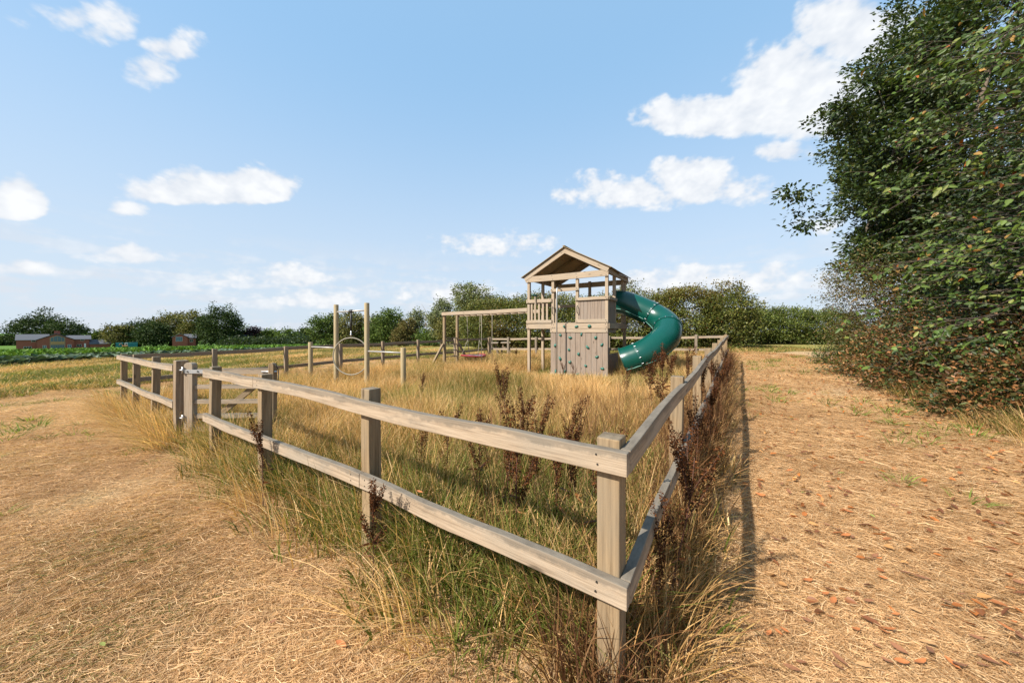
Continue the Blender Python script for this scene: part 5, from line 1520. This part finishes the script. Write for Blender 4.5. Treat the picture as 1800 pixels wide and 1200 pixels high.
def build_docks():
    protos = [dock_proto(700 + i) for i in range(6)]
    spots = [
        (905, 2.25, .84, 'tallest dark dock seed stalk behind the middle of the front rails'),
        (884, 2.45, .66, 'dock stalk just left of the tallest dark one behind the front rails'),
        (842, 2.75, .72, 'dock stalk behind the front rails, right of the pair of thin ones'),
        (785, 3.0, .70, 'thin dock stalk behind the front rails, right of the middle post'),
        (745, 3.15, .56, 'shortest dock stalk behind the front rails beside the middle post'),
        (975, 2.30, .66, 'dark dock stalk right of the tallest one behind the front rails'),
        (942, 2.65, .76, 'brown dock stalk standing between two darker ones behind the front rails'),
        (1046, 2.0, .74, 'bushy brown dock stalk beside the near corner post'),
        (1022, 2.35, .72, 'dock stalk left of the near corner post, half hidden by a bushier one'),
        (878, 4.8, .86, 'dock stalk rising above the front top rail, the left one of a pair'),
        (893, 4.6, .82, 'dock stalk rising above the front top rail, the right one of a pair'),
        (988, 8.4, .55, 'small dock stalk in front of the climbing wall, left one of two'),
        (1010, 8.7, .50, 'small dock stalk in front of the climbing wall, right one of two'),
        (1148, 5.0, .88, 'reddish dock stalk left of the second post of the path fence'),
        (1166, 5.6, .98, 'tall reddish dock stalk between the slide foot and the path fence'),
        (1180, 6.0, .92, 'dock stalk close behind the second post of the path fence'),
        (1206, 6.4, 1.0, 'dock stalk right of the second path fence post, below the slide bend'),
        (1176, 1.80, .74, 'dark dock clump leaning out at the lower rail by the near corner'),
        (1158, 1.62, .50, 'low reddish dock stalk at the foot of the near corner post'),
        (1206, 2.25, .70, 'dock stalk outside the path fence just beyond the near corner'),
        (1252, 3.5, .78, 'dock stalk outside the path fence, beside the shadow line'),
        (1268, 4.8, .82, 'brown dock stalk outside the path fence beyond the second post'),
        (1276, 6.2, .80, 'dock stalk outside the path fence where the rails dip'),
        (1283, 8.0, .80, 'farthest dock stalk outside the path fence near its end'),
        (1198, 3.0, .86, 'dark dock stalk against the inner side of the path fence, before the second post'),
        (1222, 2.75, .72, 'reddish dock stalk outside the path fence, close to the lower rail'),
        (1240, 4.2, .90, 'dock stalk in the brown stems outside the second post of the path fence'),
        (1259, 5.4, .84, 'dock stalk crossing the top rail of the path fence past the second post'),
        (1104, 6.0, .70, 'lone dock stalk in the straw in front of the slide foot'),
        (918, 3.4, .74, 'dock stalk further back behind the tallest dark one'),
        (1000, 3.2, .70, 'dock stalk in the greener grass left of the near corner post'),
        (462, 2.85, .66, 'thin dock stalk outside the front fence below the second post from the gate'),
        (655, 1.93, .56, 'leggy dock stalk in the grass outside the front fence below the middle post'),
        (906, 13.6, .60, 'small dock clump beside the far fence right of the swings'),
        (735, 6.4, .62, 'dock stalk in the straw right of the shortest near pole'),
    ]
    rr = random.Random(9)
    for i, (px, Y, h, lab) in enumerate(spots):
        X = (px - 900) / 600 * Y; z = gz(X, Y)
        root = empty('dock_plant', (X, Y, z), lab, 'plant', 'dock plants gone to seed')
        a, b, c = protos[i % 6]
        M4 = Matrix.Translation((X, Y, z)) @ Matrix.Rotation(rr.uniform(0, 6.28), 4, 'Z') @ Matrix.Rotation(rr.uniform(-.12, .12), 4, 'X') @ Matrix.Diagonal((h * 1.35, h * 1.35, h * 1.12, 1))
        link('stem', a, root, M4)
        o = link('seed_head', b, root, M4); o['kind'] = 'stuff'
        o = link('withered_leaves', c, root, M4); o['kind'] = 'stuff'
build_docks()

# ------------------------------------------------------------------ fallen leaves
FIELD_LEAVES = ['{} leaf on the mown field below the two posts next to the gate', '{} leaf on the cut hay in the lower corner by the picture edge', '{} leaf on the hay where the grass bulges out from the fence',
                '{} leaf in the grass edge below the middle post of the front fence', '{} leaf alone on the open hay between gate and camera', '{} leaf on the hay halfway along the bottom of the field', '{} leaf on the hay closest to the tall grass at the bottom']
def fallen():
    g = np.random.default_rng(77); rr = random.Random(77)
    mats = [plain('fallen_leaf_orange', (0.34, 0.115, 0.032), 0.8, vary=0.45, scale=18), plain('fallen_leaf_brown', (0.19, 0.08, 0.035), 0.85, vary=0.35, scale=18),
            plain('fallen_leaf_tan', (0.36, 0.20, 0.085), 0.85, vary=0.3, scale=18), plain('fallen_leaf_green', (0.20, 0.22, 0.045), 0.7, vary=0.3, scale=18)]
    def leaf_me(seed, mat):
        r = random.Random(seed); n = 8; vs = []; fs = []
        curl = r.uniform(0.05, 0.5); bend = r.uniform(-0.3, 0.5); tw = r.uniform(-0.8, 0.8)
        for i in range(n + 1):
            s = i / n; w = 0.19 * (math.sin(math.pi * min(1, s * 0.96 + 0.04)) ** 0.75) * (1 + 0.10 * (-1) ** i)
            z = bend * (s - 0.5) ** 2 + 0.02; a = tw * (s - 0.5)
            for e in (-1, 0, 1):
                vs.append((s - 0.5, e * w * math.cos(a), z + abs(e) * w * curl + e * w * math.sin(a)))
        for i in range(n):
            for e in (0, 1):
                k = 3 * i + e; fs.append((k, k + 3, k + 4, k + 1))
        mb = MB(); mb.add(vs, fs); me = mb.mesh('fallen_leaf', mat, True); return me
    mes = [leaf_me(k, mats[(0, 0, 1, 1, 2, 0, 1, 3)[k]]) for k in range(8)]
    big = []
    tries = 0
    while len(big) < 260 and tries < 9000:
        tries += 1
        Y = 1.45 + 6.5 * rr.random() ** 1.5; X = rr.uniform(0.9, 1.62 * Y + 0.2)
        d = float(poly_dist(np.array(X), np.array(Y), QUAD))
        if d < 0.42 or d > 4.6: continue
        big.append((X, Y))
    n_path = len(big)
    for (px, py) in ((430, 820), (180, 1140), (520, 1015), (690, 1100), (345, 905), (480, 1110), (600, 1155)):
        Y = 1.53 * 600 / (py - 583); big.append(((px - 900) / 600 * Y, Y))
    for i, (X, Y) in enumerate(big):
        s = rr.uniform(0.032, 0.085) * (1.0 if Y > 2.2 else 0.85); on_path = X > 0.5
        me = mes[i % 7 if rr.random() < 0.94 else 7]
        M4 = Matrix.Translation((X, Y, gz(X, Y) + 0.050)) @ Matrix.Rotation(rr.gauss(-0.35, 0.7), 4, 'Z') @ Matrix.Rotation(rr.gauss(0, 0.22), 4, 'X') @ Matrix.Rotation(rr.gauss(0, 0.16), 4, 'Y') @ Matrix.Scale(s, 4)
        o = link('fallen_leaf', me, None, M4)
        hue = {0: 'orange', 1: 'dark brown', 2: 'pale tan', 3: 'greenish'}[(0, 0, 1, 1, 2, 0, 1, 3)[mes.index(me)]]
        if on_path:
            dd = float(poly_dist(np.array(X), np.array(Y), QUAD))
            where = 'close beside the path fence' if dd < 1.0 else 'near the shrubs across the path' if dd > 3.0 else 'on the near path straw' if Y < 2.4 else 'on the middle of the path' if Y < 4.2 else 'on the farther path straw'
            tag(o, f'small {hue} fallen leaf lying {where}', 'leaf', f'{hue} leaves {where}')
        else:
            tag(o, FIELD_LEAVES[i - n_path].format(hue), 'leaf', 'fallen leaves on the mown field')
    # one leaf on the lower rail
    t = on_line(733, C, UF); q = P3(C + UF * t + VF * 0.018, LOW + 0.012)
    o = link('fallen_leaf', mes[0], None, Matrix.Translation(q) @ Matrix.Rotation(2.5, 4, 'Z') @ Matrix.Scale(0.05, 4))
    tag(o, 'small orange leaf resting on the lower front rail', 'leaf')
    Y = 1.66; X = (1292 - 900) / 600 * Y
    o = link('fallen_leaf', mes[7], None, Matrix.Translation((X, Y, gz(X, Y) + 0.03)) @ Matrix.Rotation(-0.75, 4, 'Z') @ Matrix.Scale(0.10, 4))
    tag(o, 'green and brown leaf at the path edge below the fence corner', 'leaf')
    # the smaller ones further off
    n = 8500
    Y = 1.7 + 15 * g.random(n) ** 1.2; X = g.uniform(0.8, 13, n)
    d = poly_dist(X, Y, QUAD); k = (d > 0.35) & (d < 5.4) & (g.random(n) < 0.35 + 0.65 * np.clip(d / 4, 0, 1))
    X, Y = X[k], Y[k]; n = len(X)
    pos = np.stack([X, Y, ground_z(X, Y) + 0.044 + 0.012 * g.random(n)], -1)
    a = g.normal(-0.35, 0.9, n); ax = np.stack([np.cos(a), np.sin(a), g.normal(0, 0.25, n)], -1)
    nr = unit(np.stack([g.normal(0, .4, n), g.normal(0, .4, n), np.ones(n)], -1))
    col = pick([(0.40, 0.14, 0.035), (0.26, 0.10, 0.035), (0.44, 0.23, 0.085), (0.18, 0.07, 0.03)], [3, 3, 2, 2], n, g)
    v, F, C4 = leaves(pos, ax, nr, 0.04 + 0.05 * g.random(n), 0.018 + 0.02 * g.random(n), col, True)
    o = link('leaf_litter', np_mesh('leaf_litter', v, F, LEAF, C4))
    tag(o, 'scattered small dry leaves over the mown path', None, None, 'stuff')
    # twigs and grass at the foot of the wood edge
fallen()

# ------------------------------------------------------------------ crops on the far field
def crops():
    g = np.random.default_rng(91)
    X = []; Y = []
    for r in range(7):
        y = np.arange(8, 125, 0.5); X.append(-25.0 - 0.65 * r + g.normal(0, 0.08, len(y))); Y.append(y + g.normal(0, .1, len(y)))
    X, Y = np.concatenate(X), np.concatenate(Y)
    def plants(X, Y, per, L, W, pal, wts, rise, name, label):
        n = len(X) * per
        x = np.repeat(X, per); y = np.repeat(Y, per); sz = np.repeat(0.75 + 0.5 * g.random(len(X)), per)
        a = g.random(n) * 6.283; el = g.uniform(*rise, n)
        ax = np.stack([np.cos(a), np.sin(a), el], -1)
        pos = np.stack([x, y, ground_z(x, y) + 0.02], -1) + ax * 0.03
        nr = unit(np.stack([-np.cos(a) * 0.6, -np.sin(a) * 0.6, np.ones(n)], -1) + 0.2 * g.standard_normal((n, 3)))
        v, F, C4 = leaves(pos, ax, nr, L * sz * (0.7 + 0.5 * g.random(n)), W * sz, pick(pal, wts, n, g), True)
        o = link(name, np_mesh(name, v, F, LEAF_FAR, C4)); tag(o, label, None, None, 'stuff')
    plants(X, Y, 11, 0.42, 0.30, [(0.075, 0.115, 0.070), (0.11, 0.155, 0.10), (0.05, 0.085, 0.04), (0.16, 0.20, 0.15)], [3, 3, 3, 1], (0.25, 1.3), 'cabbage_rows', 'blue-green cabbages in rows along the edge of the crop field')
    m = 11000
    Y = 9 + 125 * g.random(m) ** 1.3; X = -30 - 62 * g.random(m); X = np.round(X / 0.9) * 0.9 + g.normal(0, 0.12, m)
    plants(X, Y, 7, 0.52, 0.22, [(0.085, 0.175, 0.022), (0.12, 0.225, 0.030), (0.06, 0.125, 0.016), (0.17, 0.26, 0.05)], [3, 3, 2, 1], (0.6, 2.2), 'leafy_crop', 'bright green leafy crop filling the far field')
crops()

# ------------------------------------------------------------------ far farm buildings
def brick(name):
    m, n, l, p, out = mat_new(name)
    tc = n.new('ShaderNodeTexCoord')
    b = n.new('ShaderNodeTexBrick'); b.inputs['Scale'].default_value = 1.0
    b.inputs['Brick Width'].default_value = 0.225; b.inputs['Row Height'].default_value = 0.075; b.inputs['Mortar Size'].default_value = 0.008
    b.inputs['Color1'].default_value = (0.27, 0.058, 0.034, 1); b.inputs['Color2'].default_value = (0.36, 0.085, 0.05, 1); b.inputs['Mortar'].default_value = (0.28, 0.16, 0.12, 1)
    mp = n.new('ShaderNodeMapping'); mp.inputs['Rotation'].default_value = (R(90), 0, 0)
    l.new(tc.outputs['Object'], mp.inputs[0]); l.new(mp.outputs[0], b.inputs['Vector'])
    f = tex_noise(n, l, tc.outputs['Object'], 0.8, 5, 0.6)
    l.new(mixc(n, l, M(n, l, 'MULTIPLY', f, 0.5), b.outputs[0], (0.16, 0.05, 0.035)), p.inputs['Base Color'])
    p.inputs['Roughness'].default_value = 0.9
    return m
BRICK = brick('red_brick')
SLATE = plain('slate', (0.085, 0.09, 0.105), 0.75, vary=0.25, scale=3)
GLASS = plain('window_glass', (0.10, 0.14, 0.19), 0.08, vary=0.1)
DGLASS = plain('dark_glass', (0.012, 0.014, 0.018), 0.1)
OAKP = plain('oak_cladding', (0.42, 0.24, 0.10), 0.7, vary=0.25, scale=4)
OAKF = plain('oak_frame', (0.30, 0.20, 0.12), 0.7)
WHITEP = plain('white_paint', (0.72, 0.72, 0.70), 0.6)
TEAL = plain('teal_sheet', (0.010, 0.17, 0.19), 0.6, vary=0.2, scale=3)
ORANGE = plain('orange_paint', (0.55, 0.22, 0.05), 0.5)
class Site:
    """local frame at a far place: a to the right, b away from the viewer, z up from its ground"""
    def __init__(s, name, label, px, Y, cat, group=None, zoff=0.0):
        X = (px - 900) / 600 * Y; d = Vector((X, Y, 0)).normalized()
        s.zb = gz(X, Y) + zoff
        s.root = empty(name, (X, Y, s.zb), label, cat, group)
        s.M = Matrix.Translation((X, Y, s.zb)) @ Matrix((Vector((d.y, -d.x, 0)), d, Vector((0, 0, 1)))).transposed().to_4x4()
    def box(s, name, lo, hi, mat, par=None, bevel=0.0):
        mb = MB(); mb.box(lo, hi); return mb.build(name, mat, par or s.root, M4=s.M, bevel=bevel)
    def prism(s, name, poly, ext, mat, par=None):
        mb = MB(); mb.prism(poly, ext)
        me = mb.mesh(name, mat); bm = bmesh.new(); bm.from_mesh(me); bmesh.ops.recalc_face_normals(bm, faces=bm.faces); bm.to_mesh(me); bm.free()
        return link(name, me, par or s.root, s.M)
    def roof_a(s, a0, a1, b0, b1, ez, rz, th=0.16, over=0.25):
        """pitched roof with its ridge along a"""
        bm_ = (b0 + b1) / 2
        return s.prism('roof', [(a0 - over, b0 - over, ez), (a0 - over, bm_, rz), (a0 - over, b1 + over, ez), (a0 - over, b1 + over, ez - th), (a0 - over, bm_, rz - th), (a0 - over, b0 - over, ez - th)], (a1 - a0 + 2 * over, 0, 0), SLATE)
    def roof_b(s, a0, a1, b0, b1, ez, rz, th=0.16, over=0.3):
        am = (a0 + a1) / 2
        return s.prism('roof', [(a0 - over, b0 - over, ez), (am, b0 - over, rz), (a1 + over, b0 - over, ez), (a1 + over, b0 - over, ez - th), (am, b0 - over, rz - th), (a0 - over, b0 - over, ez - th)], (0, b1 - b0 + 2 * over, 0), SLATE)
    def window(s, a0, a1, z0, z1, b, mat, mull=1, frame=None):
        w = s.box('window', (a0, b - 0.06, z0), (a1, b + 0.06, z1), frame or WHITEP)
        k = mull + 1; t = 0.05; step = (a1 - a0 - t) / k
        for i in range(k):
            s.box('pane', (a0 + t + i * step, b - 0.075, z0 + t), (a0 + (i + 1) * step, b - 0.03, z1 - t), mat, w)
        return w
def farm():
    h = Site('brick_barn_house', 'long red brick barn house with slate roofs and tall glazed gable', 101, 135, 'house')
    z = lambda y: (613 - y) / 4.44
    a = lambda px: (px - 101) / 7.4
    def gable_wall(name, a0, a1, b0, b1, ez, rz):
        am = (a0 + a1) / 2
        return h.prism(name, [(a0, b0, -1.0), (a1, b0, -1.0), (a1, b0, ez), (am, b0, rz), (a0, b0, ez)], (0, b1 - b0, 0), BRICK)
    h.box('wall', (a(32), 1.0, -1), (a(66), 7.0, z(597)), BRICK); h.roof_a(a(32), a(85), 1.0, 7.0, z(596.5), z(586.8))
    h.box('wall', (a(130), 1.2, -1), (a(160), 6.6, z(597)), BRICK); h.roof_a(a(118), a(162), 1.2, 6.6, z(596), z(589))
    h.box('wall', (a(160.5), 0.6, -1), (a(202), 5.4, z(605)), BRICK); h.roof_a(a(161.5), a(202), 0.6, 5.4, z(605), z(597))
    gable_wall('gable_wall', a(66), a(131), 0.0, 7.9, z(597), z(586.8)); rf = h.roof_b(a(66), a(131), 0.0, 7.6, z(596.3), z(585.3))
    h.box('chimney', (a(95), 4.2, z(590)), (a(106), 5.2, z(581)), BRICK, rf)
    g0, g1 = a(87.5), a(115)
    gm = (g0 + g1) / 2
    gl = h.prism('glazed_front', [(g0, -0.10, -0.2), (g1, -0.10, -0.2), (g1, -0.10, z(593)), (gm, -0.10, z(588.6)), (g0, -0.10, z(593))], (0, 0.15, 0), OAKF)
    h.prism('pane', [(g0 + .25, -0.14, z(599.5)), (g1 - .25, -0.14, z(599.5)), (g1 - .25, -0.14, z(593.6)), (gm, -0.14, z(590)), (g0 + .25, -0.14, z(593.6))], (0, 0.03, 0), GLASS, gl)
    for i in range(6):
        w = (g1 - g0 - .5) / 6; x0 = g0 + .25 + i * w
        h.box('cladding_panel', (x0 + .02, -0.145, z(604.2)), (x0 + w - .02, -0.10, z(600)), OAKP, gl)
        h.box('pane', (x0 + .04, -0.14, z(612.4)), (x0 + w - .04, -0.11, z(605.6)), GLASS, gl)
        h.box('mullion', (x0 - .03, -0.16, z(612.4)), (x0 + .03, -0.105, z(605.6)), OAKF, gl)
    for i in range(1, 4):
        x0 = g0 + (g1 - g0) * i / 4; h.box('mullion', (x0 - .05, -0.17, z(599.5)), (x0 + .05, -0.105, z(591.8)), OAKF, gl)
    h.window(a(44), a(57), z(613), z(607.6), 0.97, DGLASS, 2)
    h.window(a(75.5), a(82), z(613), z(606), -0.03, GLASS, 1); h.window(a(119), a(126), z(611), z(605.2), -0.03, GLASS, 1)
    h.window(a(56.5), a(64), z(600), z(597.2), 0.97, DGLASS, 0); h.window(a(143), a(150), z(599), z(597.0), 1.17, DGLASS, 0)
    h.window(a(136), a(145), z(609.5), z(605.5), 1.17, DGLASS, 1); h.window(a(150), a(153.5), z(611), z(604), 1.17, WHITEP, 0)
    # cottage
    c = Site('brick_cottage', 'small red brick cottage with white gable window under the far wood', 316, 130, 'house')
    z2 = lambda y: (610 - y) / 4.62; a2 = lambda px: (px - 316) / 6.44
    am = (a2(303) + a2(330)) / 2
    c.prism('gable_wall', [(a2(303), 0, -1), (a2(330), 0, -1), (a2(330), 0, z2(592.5)), (am, 0, z2(586.6)), (a2(303), 0, z2(592.5))], (0, 5, 0), BRICK)
    c.roof_b(a2(303), a2(330), 0, 5, z2(592), z2(585.6))
    c.box('wall', (a2(330.2), 1.0, -1), (a2(345), 5, z2(593.5)), BRICK); c.roof_a(a2(325), a2(345), 1.0, 5.2, z2(593.2), z2(586.8))
    c.window(a2(309), a2(320.5), z2(599.5), z2(591.5), -0.03, GLASS, 2); c.window(a2(334), a2(340), z2(601), z2(596), 0.97, DGLASS, 1)
    # roof among the trees
    d = Site('grey_roofed_house', 'low grey-roofed house half hidden right of the great round tree', 432, 145, 'house')
    d.box('wall', (-1.6, 0, -1), (1.9, 5, 2.6), BRICK); d.roof_a(-1.6, 1.9, 0, 5, 2.6, 4.8); d.window(-0.8, 0.2, 0.9, 2.0, -0.03, DGLASS, 1)
    e = Site('white_shed', 'low white-roofed shed on the far field edge', 481, 140, 'shed')
    e.box('wall', (-1.0, 0, -0.5), (1.2, 2.5, 2.2), WHITEP); e.prism('roof', [(-1.2, -0.2, 2.2), (-1.2, 1.25, 2.9), (-1.2, 2.7, 2.2)], (2.6, 0, 0), WHITEP); e.box('door', (-0.3, -0.04, -0.4), (0.5, 0.02, 1.7), DGLASS)
    # teal containers and a small machine beside the barn
    for px, wd, lab in ((210, 1.9, 'smaller teal metal container next to the barn shed'), (231, 3.2, 'longer teal metal container in front of the far wood')):
        k = Site('teal_container', lab, px, 132, 'container', 'teal containers by the barn')
        hh = 2.0
        k.box('body', (-wd / 2, 0, -0.3), (wd / 2, 2.0, hh), TEAL)
        for i in range(7):
            x0 = -wd / 2 + wd * (i + 0.5) / 7; k.box('rib', (x0 - .05, -0.06, -0.2), (x0 + .05, 0.001, hh - 0.1), TEAL)
        k.box('top_rim', (-wd / 2 - .06, -0.08, hh), (wd / 2 + .06, 2.08, hh + .1), TEAL)
    k = Site('small_digger', 'small orange and white machine standing between the teal containers', 220, 128, 'digger')
    k.box('chassis', (-0.7, 0, 0.45), (0.7, 1.2, 1.0), ORANGE, bevel=0.05); k.box('cab', (-0.1, 0.2, 1.0), (0.65, 1.0, 1.9), WHITEP, bevel=0.05); k.box('cab_window', (0.0, 0.17, 1.2), (0.55, 0.24, 1.75), DGLASS)
    for x0 in (-0.5, 0.5):
        mb = MB(); mb.tube([(x0, -0.12, 0.38), (x0, 0.12, 0.38)], 0.38, 16); mb.build('wheel', RUBBER, k.root, M4=k.M)
    mb = MB(); mb.tube([(-0.6, 0.5, 0.95), (-1.0, 0.5, 1.9), (-1.5, 0.5, 1.2)], [0.10, 0.08, 0.06], 6); mb.build('arm', ORANGE, k.root, M4=k.M)
    # dark clipped hedge along the far side of the crops
    hedge('dark low hedge along the far edge of the crop field', [(-108, 128), (-78, 122), (-66, 112)], 1.5, 2.4, 900, 12, DKG, [3, 3, 3, 1], 95, L=0.6, W=0.4)
farm()
